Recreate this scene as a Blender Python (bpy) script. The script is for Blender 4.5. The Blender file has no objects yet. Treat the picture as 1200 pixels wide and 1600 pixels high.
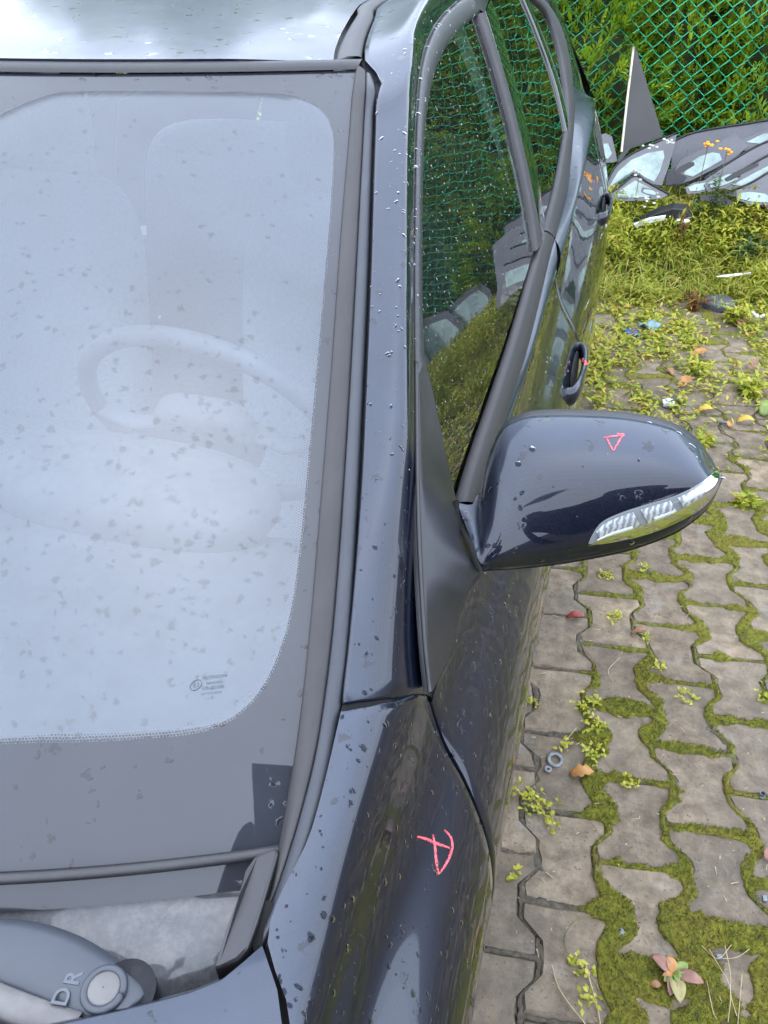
import bpy, bmesh, math, random
import numpy as np
random.seed(7); RNG = np.random.default_rng(11)
scene = bpy.context.scene
COL = scene.collection
# ---------------------------------------------------------------- camera
TH = math.radians(36.6); YAW = math.radians(16.2); CH = 1.53; FPX = 1202.0
cam_d = bpy.data.cameras.new('camera'); cam = bpy.data.objects.new('camera', cam_d); COL.objects.link(cam)
cam.location = (0, 0, CH); cam.rotation_euler = (math.pi/2 - TH, 0, YAW)
cam_d.sensor_fit = 'VERTICAL'; cam_d.sensor_height = 36; cam_d.sensor_width = 27; cam_d.lens = 36*FPX/1600
cam_d.clip_start = 0.02; cam_d.clip_end = 500
scene.camera = cam
# ---------------------------------------------------------------- sky, sun, exposure
SUN_EL = math.radians(80); SUN_AZ = math.radians(205)     # overcast: a broad soft sun behind the photographer
world = bpy.data.worlds.new('World'); scene.world = world; world.use_nodes = True
wn = world.node_tree; wn.nodes.clear()
sky = wn.nodes.new('ShaderNodeTexSky'); sky.sky_type = 'NISHITA'; sky.sun_disc = False
sky.sun_elevation = SUN_EL; sky.sun_rotation = SUN_AZ; sky.air_density = 1.3; sky.dust_density = 3; sky.ozone_density = 1.5
hs = wn.nodes.new('ShaderNodeHueSaturation'); hs.inputs['Saturation'].default_value = 0.62
bg = wn.nodes.new('ShaderNodeBackground'); bg.inputs['Strength'].default_value = 0.14
wo = wn.nodes.new('ShaderNodeOutputWorld')
cloud = wn.nodes.new('ShaderNodeMix'); cloud.data_type = 'RGBA'; cloud.inputs[0].default_value = .84      # an even cloud layer veils the sky
cloud.inputs[7].default_value = (5.8, 6.75, 8.6, 1)
wn.links.new(sky.outputs[0], hs.inputs['Color']); wn.links.new(hs.outputs[0], cloud.inputs[6]); wn.links.new(cloud.outputs[2], bg.inputs['Color']); wn.links.new(bg.outputs[0], wo.inputs[0])
sd = bpy.data.lights.new('sun', 'SUN'); sd.energy = 0.5; sd.angle = math.radians(178); sd.color = (1, .96, .9)
sun = bpy.data.objects.new('sun', sd); COL.objects.link(sun)
from mathutils import Vector, Matrix
sdir = Vector((math.sin(SUN_AZ)*math.cos(SUN_EL), math.cos(SUN_AZ)*math.cos(SUN_EL), math.sin(SUN_EL)))
sun.rotation_euler = sdir.to_track_quat('Z', 'Y').to_euler()
vs = scene.view_settings; vs.view_transform = 'Standard'; vs.look = 'None'; vs.gamma = 1; vs.exposure = 1.85
vs.use_curve_mapping = False
cy = scene.cycles; cy.max_bounces = 7; cy.diffuse_bounces = 2; cy.glossy_bounces = 3; cy.transmission_bounces = 3; cy.transparent_max_bounces = 10
cy.caustics_reflective = False; cy.caustics_refractive = False; cy.sample_clamp_indirect = 6
cy.use_adaptive_sampling = True; cy.adaptive_threshold = .025; cy.adaptive_min_samples = 16
# ---------------------------------------------------------------- helpers
CR = np.array([math.cos(YAW), math.sin(YAW), 0]); CFH = np.array([-math.sin(YAW), math.cos(YAW), 0]); CZ = np.array([0, 0, 1.])
CFW = CFH*math.cos(TH) - CZ*math.sin(TH); CUP = CFH*math.sin(TH) + CZ*math.cos(TH); CC = np.array([0, 0, CH])
def ray(px, py): return CFW + (px-600)/FPX*CR + (800-py)/FPX*CUP
def at(px, py, x=None, y=None, z=None):
    d = ray(px, py); i, v = (0, x) if x is not None else (1, y) if y is not None else (2, z)
    return CC + (v-CC[i])/d[i]*d
def pj(p):
    q = np.asarray(p) - CC; w = q@CFW
    return 600+FPX*(q@CR)/w, 800-FPX*(q@CUP)/w, w
def hit(px, py, f, s0=.3, s1=3.5, n=400):
    "first crossing of f(point)=0 along the ray, coming from the positive side"
    d = ray(px, py); a = s0; fa = f(CC+a*d)
    for k in range(1, n+1):
        b = s0+(s1-s0)*k/n; fb = f(CC+b*d)
        if fa > 0 >= fb:
            for _ in range(30):
                m = (a+b)/2
                if f(CC+m*d) > 0: a = m
                else: b = m
            return CC+a*d
        a, fa = b, fb
    raise ValueError('no hit %s %s' % (px, py))
def lerp(a, b, t): return a+(b-a)*t
def sstep(a, b, x):
    t = np.clip((x-a)/(b-a), 0, 1); return t*t*(3-2*t)
def cr_spline(P, ts):
    "Catmull-Rom through rows of P at parameters ts in [0, n-1]"
    P = np.asarray(P, float); n = len(P)
    Q = np.concatenate([[2*P[0]-P[1]], P, [2*P[-1]-P[-2]]])
    ts = np.atleast_1d(ts); i = np.clip(np.floor(ts).astype(int), 0, n-2); t = (ts-i).reshape((-1,)+(1,)*(P.ndim-1))
    p0, p1, p2, p3 = Q[i], Q[i+1], Q[i+2], Q[i+3]
    return .5*((2*p1)+(-p0+p2)*t+(2*p0-5*p1+4*p2-p3)*t*t+(-p0+3*p1-3*p2+p3)*t**3)
def resample(P, n):
    "n points evenly spaced by arc length on the spline through P"
    P = np.asarray(P, float); d = cr_spline(P, np.linspace(0, len(P)-1, 40*len(P)))
    L = np.concatenate([[0], np.cumsum(np.linalg.norm(np.diff(d, axis=0), axis=1))])
    q = np.linspace(0, L[-1], n)
    return np.stack([np.interp(q, L, d[:, k]) for k in range(P.shape[1])], 1)
def tag(o, label=None, cat=None, group=None, kind=None):
    if label: o['label'] = label
    if cat: o['category'] = cat
    if group: o['group'] = group
    if kind: o['kind'] = kind
    return o
def empty(name, loc=(0, 0, 0), rz=0):
    o = bpy.data.objects.new(name, None); o.location = loc; o.rotation_euler = (0, 0, rz); o.empty_display_size = .05
    COL.objects.link(o); return o
def link(name, me, mat=None, parent=None, smooth=True):
    if mat is not None and len(me.materials) == 0: me.materials.append(mat)
    if smooth and len(me.polygons): me.polygons.foreach_set('use_smooth', np.ones(len(me.polygons), bool))
    o = bpy.data.objects.new(name, me); COL.objects.link(o)
    if parent is not None: o.parent = parent
    return o
def mesh_np(name, V, Fc, mats=None):
    "V (n,3); Fc (m,k) one polygon size, or list of such arrays"
    me = bpy.data.meshes.new(name); V = np.ascontiguousarray(V, np.float32)
    Fs = Fc if isinstance(Fc, list) else [Fc]
    Fs = [np.asarray(f, np.int32) for f in Fs if len(f)]
    me.vertices.add(len(V)); me.vertices.foreach_set('co', V.ravel())
    loops = np.concatenate([f.ravel() for f in Fs]); tot = np.concatenate([np.full(len(f), f.shape[1], np.int32) for f in Fs])
    st = np.concatenate([[0], np.cumsum(tot)[:-1]]).astype(np.int32)
    me.loops.add(len(loops)); me.loops.foreach_set('vertex_index', loops)
    me.polygons.add(len(tot)); me.polygons.foreach_set('loop_start', st); me.polygons.foreach_set('loop_total', tot)
    me.update(calc_edges=True); me.validate(); return me
def grid_faces(n, m, flip=False, wrap=False):
    i = np.arange(n-1)[:, None]; j = np.arange(m if wrap else m-1)[None, :]; j2 = (j+1) % m
    a = i*m+j; b = i*m+j2; c = (i+1)*m+j2; d = (i+1)*m+j
    f = np.stack([x.ravel() for x in ((a, d, c, b) if flip else (a, b, c, d))], 1); return f
def grid(name, P, mat, parent=None, flip=False, wrap=False, solid=0, smooth=True, caps=False):
    P = np.asarray(P); n, m = P.shape[:2]; F = [grid_faces(n, m, flip, wrap)]
    me = mesh_np(name, P.reshape(-1, 3), F)
    if caps and wrap:
        bm = bmesh.new(); bm.from_mesh(me); bm.verts.ensure_lookup_table()
        for r in (0, n-1):
            try: bm.faces.new([bm.verts[r*m+k] for k in range(m)])
            except ValueError: pass
        bmesh.ops.recalc_face_normals(bm, faces=bm.faces); bm.to_mesh(me); bm.free()
    o = link(name, me, mat, parent, smooth)
    if solid:
        md = o.modifiers.new('thickness', 'SOLIDIFY'); md.thickness = abs(solid); md.offset = -1 if solid > 0 else 1
        md.use_rim = True
    return o
def tube(name, pts, r, mat, parent=None, sides=8, res=None, squash=None, up=None, smooth=True, data_only=False, caps=True):
    "swept tube along pts; r scalar or per-point"
    P = resample(pts, res) if res else np.asarray(pts, float); n = len(P)
    r = np.full(n, r) if np.isscalar(r) else np.interp(np.linspace(0, 1, n), np.linspace(0, 1, len(r)), r)
    T = np.gradient(P, axis=0); T /= np.linalg.norm(T, axis=1)[:, None]+1e-9
    u0 = np.array(up if up is not None else (0, 0, 1.)); 
    A = np.cross(T, u0); bad = np.linalg.norm(A, axis=1) < 1e-4; A[bad] = np.cross(T[bad], (1, .1, 0)); A /= np.linalg.norm(A, axis=1)[:, None]
    B = np.cross(A, T); th = np.linspace(0, 2*math.pi, sides, endpoint=False)
    sq = squash or (1, 1)
    G = P[:, None]+r[:, None, None]*(A[:, None]*(np.cos(th)*sq[0])[None, :, None]+B[:, None]*(np.sin(th)*sq[1])[None, :, None])
    F = [grid_faces(n, sides, False, True)]
    if caps: F += [np.arange(sides)[None, :], (np.arange(sides)+(n-1)*sides)[None, ::-1]]
    me = mesh_np(name, G.reshape(-1, 3), F)
    if data_only: return me
    return link(name, me, mat, parent, smooth)
def bm_obj(name, bm, mat, parent=None, smooth=False, bevel=0, seg=2):
    bmesh.ops.recalc_face_normals(bm, faces=bm.faces)
    me = bpy.data.meshes.new(name); bm.to_mesh(me); bm.free()
    o = link(name, me, mat, parent, smooth)
    if bevel:
        md = o.modifiers.new('bevel', 'BEVEL'); md.width = bevel; md.segments = seg; md.limit_method = 'ANGLE'; md.angle_limit = .6
    return o
def prism(name, pts, depth, mat, parent=None, bevel=0, smooth=False):
    "closed outline of 3-D points pushed along depth (vector)"
    bm = bmesh.new(); a = [bm.verts.new(p) for p in pts]; d = Vector(depth); b = [bm.verts.new(Vector(p)+d) for p in pts]
    bm.faces.new(a); bm.faces.new(b[::-1]); n = len(pts)
    for i in range(n): bm.faces.new((a[i], b[i], b[(i+1) % n], a[(i+1) % n]))
    return bm_obj(name, bm, mat, parent, smooth, bevel)
def boxm(name, c, s, mat, parent=None, bevel=0, rot=None):
    bm = bmesh.new(); bmesh.ops.create_cube(bm, size=1); M = Matrix.Translation(c) @ (rot.to_4x4() if rot else Matrix()) @ Matrix.Diagonal((*s, 1))
    bmesh.ops.transform(bm, matrix=M, verts=bm.verts); return bm_obj(name, bm, mat, parent, bool(bevel), bevel)
# ---- value noise in numpy
def vnoise(x, y, seed=0):
    xi = np.floor(x).astype(np.int64); yi = np.floor(y).astype(np.int64); fx = x-xi; fy = y-yi
    fx = fx*fx*(3-2*fx); fy = fy*fy*(3-2*fy)
    def h(a, b):
        n = (a*374761393+b*668265263+seed*974634777) & 0xffffffff
        n = ((n ^ (n >> 13))*1274126177) & 0xffffffff
        return ((n ^ (n >> 16)) & 0xffff)/65535.
    return (h(xi, yi)*(1-fx)+h(xi+1, yi)*fx)*(1-fy)+(h(xi, yi+1)*(1-fx)+h(xi+1, yi+1)*fx)*fy
def fbm(x, y, seed=0, o=4):
    s = 0; a = .5
    for k in range(o): s = s+a*vnoise(x*2**k, y*2**k, seed+k*17); a *= .5
    return s/(1-.5**o)
# ---------------------------------------------------------------- materials
class NT:
    def __init__(s, name):
        s.m = bpy.data.materials.new(name); s.m.use_nodes = True; s.t = s.m.node_tree; s.t.nodes.clear()
        s.out = s.n('ShaderNodeOutputMaterial')
    def n(s, t, **kw):
        nd = s.t.nodes.new(t)
        for k, v in kw.items(): setattr(nd, k, v)
        return nd
    def set(s, nd, **kw):
        for k, v in kw.items():
            k = k.replace('_', ' ')
            sock = nd.inputs[k] if k in nd.inputs else nd.inputs[int(k[1:])]
            if isinstance(v, bpy.types.NodeSocket): s.t.links.new(v, sock)
            else: sock.default_value = v
        return nd
    def l(s, a, b): s.t.links.new(a, b)
    def coord(s, kind='Object'): return s.n('ShaderNodeTexCoord').outputs[kind]
    def noise(s, scale, detail=4, rough=.55, vec=None, out='Fac', dist=0):
        nd = s.n('ShaderNodeTexNoise'); s.set(nd, Scale=scale, Detail=detail, Roughness=rough, Distortion=dist)
        if vec is not None: s.l(vec, nd.inputs['Vector'])
        return nd.outputs[out]
    def ramp(s, fac, stops, interp='LINEAR'):
        nd = s.n('ShaderNodeValToRGB'); s.l(fac, nd.inputs[0]); cr = nd.color_ramp; cr.interpolation = interp
        while len(cr.elements) < len(stops): cr.elements.new(.5)
        for e, (p, c) in zip(cr.elements, stops):
            e.position = p; e.color = (*c, 1) if not np.isscalar(c) else (c, c, c, 1)
        return nd.outputs[0]
    def math(s, op, a, b=None, c=None, clamp=False):
        nd = s.n('ShaderNodeMath', operation=op, use_clamp=clamp)
        for i, v in enumerate((a, b, c)):
            if v is None: continue
            if isinstance(v, bpy.types.NodeSocket): s.l(v, nd.inputs[i])
            else: nd.inputs[i].default_value = v
        return nd.outputs[0]
    def mix(s, fac, a, b, blend='MIX'):
        nd = s.n('ShaderNodeMix', data_type='RGBA', blend_type=blend)
        for i, v in ((0, fac), (6, a), (7, b)):
            if isinstance(v, bpy.types.NodeSocket): s.l(v, nd.inputs[i])
            elif i == 0: nd.inputs[0].default_value = v
            else: nd.inputs[i].default_value = (*v, 1)
        return nd.outputs[2]
    def mapping(s, vec, scale=(1, 1, 1), loc=(0, 0, 0), rot=(0, 0, 0)):
        nd = s.n('ShaderNodeMapping'); s.l(vec, nd.inputs[0]); nd.inputs['Scale'].default_value = scale
        nd.inputs['Location'].default_value = loc; nd.inputs['Rotation'].default_value = rot; return nd.outputs[0]
    def bump(s, h, strength=.3, dist=.01, normal=None):
        nd = s.n('ShaderNodeBump'); s.set(nd, Strength=strength, Distance=dist); s.l(h, nd.inputs['Height'])
        if normal is not None: s.l(normal, nd.inputs['Normal'])
        return nd.outputs[0]
    def pbsdf(s, **kw):
        nd = s.n('ShaderNodeBsdfPrincipled'); s.set(nd, **kw); return nd
    def mixsh(s, fac, a, b):
        nd = s.n('ShaderNodeMixShader')
        if isinstance(fac, bpy.types.NodeSocket): s.l(fac, nd.inputs[0])
        else: nd.inputs[0].default_value = fac
        s.l(a, nd.inputs[1]); s.l(b, nd.inputs[2]); return nd.outputs[0]
    def done(s, sh): s.l(sh, s.out.inputs[0]); return s.m
def spots(nt, vec, scale, lo, dens, soft=.05, seed=0., focus=None):
    "irregular drop marks: distorted voronoi cells, only some of them present"
    w = nt.n('ShaderNodeVectorMath', operation='ADD'); nz = nt.n('ShaderNodeTexNoise'); nt.set(nz, Scale=scale*1.6, Detail=3.5)
    nt.l(vec, nz.inputs['Vector']); sc = nt.n('ShaderNodeVectorMath', operation='SCALE'); nt.l(nz.outputs['Color'], sc.inputs[0]); sc.inputs['Scale'].default_value = 1.5/scale
    nt.l(vec, w.inputs[0]); nt.l(sc.outputs[0], w.inputs[1])
    mp = nt.mapping(w.outputs[0], loc=(seed, seed*1.7, seed*.3))
    v = nt.n('ShaderNodeTexVoronoi'); nt.set(v, Scale=scale); nt.l(mp, v.inputs['Vector'])
    rnd = nt.n('ShaderNodeSeparateColor'); nt.l(v.outputs['Color'], rnd.inputs[0])
    big = nt.noise(scale*.10, 2, .5, mp)                                  # clustering
    tot = nt.math('ADD', nt.math('MULTIPLY', rnd.outputs[0], .45), nt.math('MULTIPLY', big, .9))
    if focus is not None:                                                 # where the rain splashed most
        ds_ = nt.n('ShaderNodeVectorMath', operation='DISTANCE'); nt.l(vec, ds_.inputs[0]); ds_.inputs[1].default_value = focus
        tot = nt.math('ADD', tot, nt.math('SUBTRACT', .10, nt.math('MULTIPLY', ds_.outputs['Value'], .55)))
    pres = nt.math('GREATER_THAN', tot, dens)
    rad = nt.math('MULTIPLY', nt.math('ADD', nt.math('MULTIPLY', nt.math('POWER', rnd.outputs[1], 2.), 1.), .22), lo)
    inside = nt.math('SMOOTH_MIN', nt.math('MULTIPLY', nt.math('SUBTRACT', rad, v.outputs['Distance']), 1/soft, clamp=False), 1., .01)
    inside = nt.math('MAXIMUM', inside, 0.)
    return nt.math('MULTIPLY', inside, pres)
def upz(nt):
    g = nt.n('ShaderNodeNewGeometry'); sp = nt.n('ShaderNodeSeparateXYZ'); nt.l(g.outputs['True Normal'], sp.inputs[0])
    return nt.math('ABSOLUTE', sp.outputs[2])
def make_paint():
    nt = NT('navy_paint'); co = nt.coord('Object')
    flake = nt.noise(900, 1, .5, co); base = nt.ramp(flake, [(.35, (.002, .003, .007)), (.75, (.0055, .0078, .018))])
    sp = spots(nt, co, 62, .36, .70, .08)
    film = nt.math('MULTIPLY', nt.math('MULTIPLY', nt.ramp(upz(nt), [(.55, 0), (.93, 1)]), nt.ramp(nt.noise(14, 3, .6, co), [(.3, .75), (.7, 1.)])), nt.math('SUBTRACT', 1., nt.math('MULTIPLY', sp, .8)))
    # faint vertical wash streaks of dried dirt and fine scratches
    st = nt.noise(1, 5, .6, nt.mapping(co, (55, 2.2, 9))); st = nt.ramp(st, [(.52, 0), (.72, 1)])
    scr = nt.noise(1, 2, .5, nt.mapping(co, (420, 6, 260))); scr = nt.ramp(scr, [(.73, 0), (.76, 1)])
    dirt = nt.math('MAXIMUM', nt.math('MULTIPLY', film, .125), nt.math('MULTIPLY', nt.math('MULTIPLY', st, scr), .35))
    c = nt.mix(dirt, base, (.38, .45, .58))
    micro = nt.bump(nt.noise(9, 2, .5, co), .05, .01)
    dropb = nt.bump(sp, .35, .0012, micro)
    b = nt.pbsdf(Base_Color=c, Metallic=.0, Roughness=nt.math('ADD', .32, nt.math('MULTIPLY', film, .12)), Coat_Weight=nt.math('SUBTRACT', 1., nt.math('MULTIPLY', film, .62)), Coat_IOR=1.5, Coat_Roughness=nt.math('ADD', .012, nt.math('MULTIPLY', film, .16)))
    b.inputs['Specular IOR Level'].default_value = .12
    nt.l(micro, b.inputs['Normal']); nt.l(dropb, b.inputs['Coat Normal'])
    return nt.done(b.outputs[0])
def make_glass(name, tint, film, filmcol=(.62, .66, .72), spot=None, rough=.0, wav=0, ior=1.52):
    nt = NT(name); co = nt.coord('Object')
    tr = nt.n('ShaderNodeBsdfTransparent'); tr.inputs[0].default_value = (*tint, 1)
    df = nt.n('ShaderNodeBsdfDiffuse'); df.inputs[0].default_value = (*filmcol, 1)
    ff = nt.ramp(nt.noise(5, 5, .6, co), [(.3, film*.75), (.72, film*1.2)])
    if spot is not None:
        sp = spots(nt, co, *spot); ff = nt.math('MULTIPLY', ff, nt.math('SUBTRACT', 1., nt.math('MULTIPLY', sp, .6)))
    body = nt.mixsh(ff, tr.outputs[0], df.outputs[0])
    gl = nt.n('ShaderNodeBsdfGlossy'); gl.inputs['Roughness'].default_value = rough; gl.inputs[0].default_value = (1, 1, 1, 1)
    fr = nt.n('ShaderNodeFresnel'); fr.inputs['IOR'].default_value = ior
    if spot is not None:
        nb = nt.bump(sp, .16, .0012); nt.l(nb, gl.inputs['Normal'])
    elif wav:
        nb = nt.bump(nt.noise(3.2, 1.5, .5, co), wav, .02); nt.l(nb, gl.inputs['Normal'])
    sh = nt.mixsh(fr.outputs[0], body, gl.outputs[0])
    return nt.done(sh)
def simple(name, col, rough=.5, noise=0, nscale=20, metal=0, coat=0, bump=0, bscale=200, spec=.5, col2=None, trans=0):
    nt = NT(name); co = nt.coord('Object')
    if col2 is not None or noise:
        c2 = col2 if col2 is not None else tuple(min(1, c*(1+noise)) for c in col); c1 = col if col2 is not None else tuple(c*(1-noise) for c in col)
        c = nt.ramp(nt.noise(nscale, 5, .6, co), [(.3, c1), (.7, c2)])
    else: c = (*col, 1)
    b = nt.pbsdf(Base_Color=c, Roughness=rough, Metallic=metal, Coat_Weight=coat, Transmission_Weight=trans); b.inputs['Specular IOR Level'].default_value = spec
    if bump: nt.l(nt.bump(nt.noise(bscale, 3, .6, co), bump, .002), b.inputs['Normal'])
    return nt.done(b.outputs[0])
def dusty(name, dark, dust, amount, rough=.55, streak=(30, 1.5, 30)):
    nt = NT(name); co = nt.coord('Object')
    f = nt.math('MULTIPLY', nt.ramp(nt.noise(1, 5, .62, nt.mapping(co, streak)), [(.25, .55), (.75, 1.)]), amount)
    f = nt.math('MULTIPLY', f, nt.ramp(upz(nt), [(.05, .25), (.6, 1)]))
    c = nt.mix(f, dark, dust)
    b = nt.pbsdf(Base_Color=c, Roughness=rough); nt.l(nt.bump(nt.noise(350, 3, .6, co), .12, .001), b.inputs['Normal'])
    return nt.done(b.outputs[0])
M = {}
M['paint'] = make_paint()
M['ws_glass'] = make_glass('windscreen_glass', (.78, .85, .86), .085, (.48, .58, .75), (125, .46, .645, .12, 0., (-.45, .46, 1.10)), .01, 0, 1.70)
def frit_glass():
    nt = NT('glass_over_black_border'); co = nt.coord('Object'); sp = spots(nt, co, 90, .42, .745, .1)
    f = nt.math('MULTIPLY', nt.ramp(nt.noise(5, 4, .6, co), [(.3, .024), (.72, .042)]), nt.math('SUBTRACT', 1., nt.math('MULTIPLY', sp, .75)))
    c = nt.mix(f, (.004, .004, .005), (.42, .49, .64)); b = nt.pbsdf(Base_Color=c, Roughness=.5, Coat_Weight=1., Coat_IOR=1.52, Coat_Roughness=.015); b.inputs['Specular IOR Level'].default_value = .1
    nt.l(nt.bump(sp, .3, .0015), b.inputs['Coat Normal']); return nt.done(b.outputs[0])
M['frit'] = frit_glass()
M['side_glass'] = make_glass('side_window_glass', (.38, .50, .45), .012, (.45, .52, .5), None, .0, .12, 1.9)
M['rubber'] = dusty('black_rubber', (.007, .007, .008), (.062, .061, .064), .45, .5)
M['rubber_brown'] = dusty('weathered_trim', (.008, .008, .009), (.052, .047, .047), .6, .6)
M['black_plastic'] = simple('satin_black_plastic', (.018, .019, .022), .42, .2, 60, bump=.12, bscale=900)
M['gloss_black'] = simple('gloss_black_trim', (.004, .004, .005), .12, coat=1)
def cowl_mat():
    nt = NT('dirty_cowl_plastic'); co = nt.coord('Object'); f = nt.ramp(nt.noise(34, 6, .7, co), [(.35, .25), (.6, 1.)]); g = nt.ramp(nt.noise(130, 4, .7, co), [(.45, 0), (.65, .5)])
    c = nt.mix(nt.math('MULTIPLY', f, .55), (.018, .019, .022), (.075, .078, .085)); c = nt.mix(g, c, (.105, .105, .105))
    b = nt.pbsdf(Base_Color=c, Roughness=.6, Coat_Weight=.9, Coat_IOR=1.5, Coat_Roughness=.06); nt.l(nt.bump(nt.noise(260, 3, .6, co), .15, .001), b.inputs['Normal']); return nt.done(b.outputs[0])
M['grey_plastic'] = cowl_mat()
M['wiper'] = dusty('faded_wiper_plastic', (.022, .026, .034), (.060, .068, .083), .5, .40, (16, 16, 16))
M['gap'] = simple('shut_gap_black', (.002, .002, .002), .9)
M['interior'] = simple('dark_interior_plastic', (.13, .14, .15), .65, .2, 30)
M['interior_light'] = simple('grey_interior_cloth', (.42, .43, .42), .85, .15, 90)
M['seat'] = simple('dark_seat_cloth', (.22, .24, .26), .9, .15, 120)
def crayon_mat():
    nt = NT('red_crayon'); co = nt.coord('Object'); tr = nt.n('ShaderNodeBsdfTransparent'); b = nt.pbsdf(Base_Color=(.72, .12, .14, 1), Roughness=.6)
    return nt.done(nt.mixsh(nt.ramp(nt.noise(620, 3, .7, co), [(.40, .15), (.52, 1.)]), tr.outputs[0], b.outputs[0]))
M['crayon'] = crayon_mat()
M['chrome'] = simple('worn_chrome', (.75, .76, .77), .12, .1, 30, metal=1)
M['lamp_lens'] = None
# ================================================================ THE CAR
HW = .895
WB = set()                                              # roots whose parts are written in world coordinates
_link = link
def link(name, me, mat=None, parent=None, smooth=True):
    o = _link(name, me, mat, parent, smooth)
    if parent is not None and parent.name in WB:
        o.matrix_parent_inverse = Matrix.Translation(-Vector(parent.location))
    return o
car = empty('hatchback_car', (-HW, 1.3, 0)); WB.add(car.name)
tag(car, 'dark navy hatchback car parked on block paving, damp, with red crayon marks', 'car')
def X(u): return np.asarray(u)-HW
def mir(P): Q = np.array(P); Q[..., 0] = -2*HW-Q[..., 0]; return Q
# ---------------------------------------------------------------- windscreen surface
def ws_yb(u): return .1276+.328*u*u
def ws_yh(u): return .87+.62*u*u
def ws_zh(u): return 1.405-.015*u*u
def ws(u, t, off=0.):
    u = np.asarray(u, float); t = np.asarray(t, float)
    y = lerp(ws_yb(u), ws_yh(u), t); z = lerp(.95, ws_zh(u), t)+.055*t*(1-t)
    return np.stack([X(u)+0*t, y-off*.5, z+off*.86], -1)
def ws_f(p, off=0.):
    u = p[0]+HW; yb, yh = ws_yb(u), ws_yh(u); t = (p[1]-yb)/(yh-yb)
    return p[2]-(lerp(.95, ws_zh(u), t)+.055*t*(1-t)+off)
def ws_hit(px, py, off=0.): return hit(px, py, lambda p: ws_f(p, off), .35, 2.2, 300)
def ws_ut(p):
    u = p[0]+HW; return u, (p[1]-ws_yb(u))/(ws_yh(u)-ws_yb(u))
G_PX = [(553, 112), (547, 200), (538, 300), (530, 400), (522, 520), (512, 650), (503, 760), (493, 880), (483, 1000), (472, 1100), (462, 1190), (449, 1260), (436, 1325)]
G_ut = np.array([ws_ut(ws_hit(*p)) for p in G_PX])[::-1]
G_ut = G_ut[np.argsort(G_ut[:, 1])]
def U_edge(t): return np.interp(t, np.concatenate([[-.1], G_ut[:, 1], [1.1]]), np.concatenate([[G_ut[0, 0]+.012], G_ut[:, 0], [G_ut[-1, 0]]]))
tt = np.linspace(-.035, 1.0, 60)
ker = np.ones(7)/7; ue = np.convolve(np.pad(U_edge(tt), 3, mode='edge'), ker, 'valid')
def U_sm(t): return np.interp(t, tt, ue)
# clear opening inside the black border, traced on the glass
IN_PX = [(60, 152), (130, 142), (300, 142), (430, 145), (478, 156), (507, 176), (521, 205), (523, 240), (518, 330), (508, 450), (496, 590), (484, 720), (475, 820), (467, 890), (458, 950), (444, 1005), (424, 1055), (396, 1097), (355, 1130), (300, 1147), (220, 1155), (120, 1160), (0, 1163)]
in_ut = np.array([ws_ut(ws_hit(*p, off=0.)) for p in IN_PX])
half = np.concatenate([[[0.02, in_ut[0, 1]-.10], [in_ut[0, 0]-.09, in_ut[0, 1]-.09]], in_ut, [[.25, in_ut[-1, 1]-.003], [0.02, in_ut[-1, 1]-.004]]])
half = half[half[:, 0] > 0]
loop = np.concatenate([half, (half*[-1, 1])[::-1]])
loop = resample(np.concatenate([loop, loop[:1]]), 361)[:-1]
cen = np.array([0., .52])
def ring(fr): return cen+(loop-cen)*fr
ds = [0.0, .25, .5, .7, .85, .95, 1.0]
Pn = np.stack([ws(ring(max(f, .002))[:, 0], ring(max(f, .002))[:, 1]) for f in ds])
windscreen = grid('windscreen', Pn, M['ws_glass'], car, wrap=True)
tag(windscreen, 'dusty sky-reflecting windscreen with dried drop marks')
outer = []
for q in loop:
    d = q-cen; k0 = 1.0
    for k in np.linspace(1, 3, 2500):
        r = cen+d*k
        if abs(r[0]) >= U_sm(r[1])+.006 or r[1] >= .996 or r[1] <= -.03: break
        k0 = k
    outer.append(cen+d*k0)
outer = np.array(outer)
Pf = np.stack([ws(lerp(loop, outer, f)[:, 0], lerp(loop, outer, f)[:, 1]) for f in (0, .12, .3, .6, 1)])
grid('black_border', Pf, M['frit'], windscreen, wrap=True)
# corners of the border that the radial ring leaves open
for sx in (1, -1):
    a = np.linspace(0, 1, 12)
    for (t0, t1) in ((-.03, .16), (.80, .996)):
        us = np.stack([lerp(.62, 1.0, a)*U_sm(t)*sx for t in np.linspace(t0, t1, 10)]); ts_ = np.repeat(np.linspace(t0, t1, 10)[:, None], 12, 1)
        inside = np.array([[min(np.hypot(loop[:, 0]-u_, loop[:, 1]-t_)) for u_, t_ in zip(r1, r2)] for r1, r2 in zip(us, ts_)])
        # keep only quads lying outside the loop
        Pc = ws(us, ts_, -.002); me = mesh_np('border_corner', Pc.reshape(-1, 3), grid_faces(10, 12))
        bm = bmesh.new(); bm.from_mesh(me)
        def outside(f):
            c = f.calc_center_median(); u_ = c.x+HW; t_ = (c.y-ws_yb(u_))/(ws_yh(u_)-ws_yb(u_)); d = np.array([u_, t_])-cen
            ang = math.atan2(d[1], d[0]); la = np.arctan2(loop[:, 1]-cen[1], loop[:, 0]-cen[0]); i = np.argmin(np.abs(np.angle(np.exp(1j*(la-ang)))))
            return np.hypot(*d) > np.hypot(*(loop[i]-cen))*1.02
        bmesh.ops.delete(bm, geom=[f for f in bm.faces if not outside(f)], context='FACES'); bm.to_mesh(me); bm.free()
        if len(me.polygons): link('black_border', me, M['frit'], windscreen)
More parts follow.
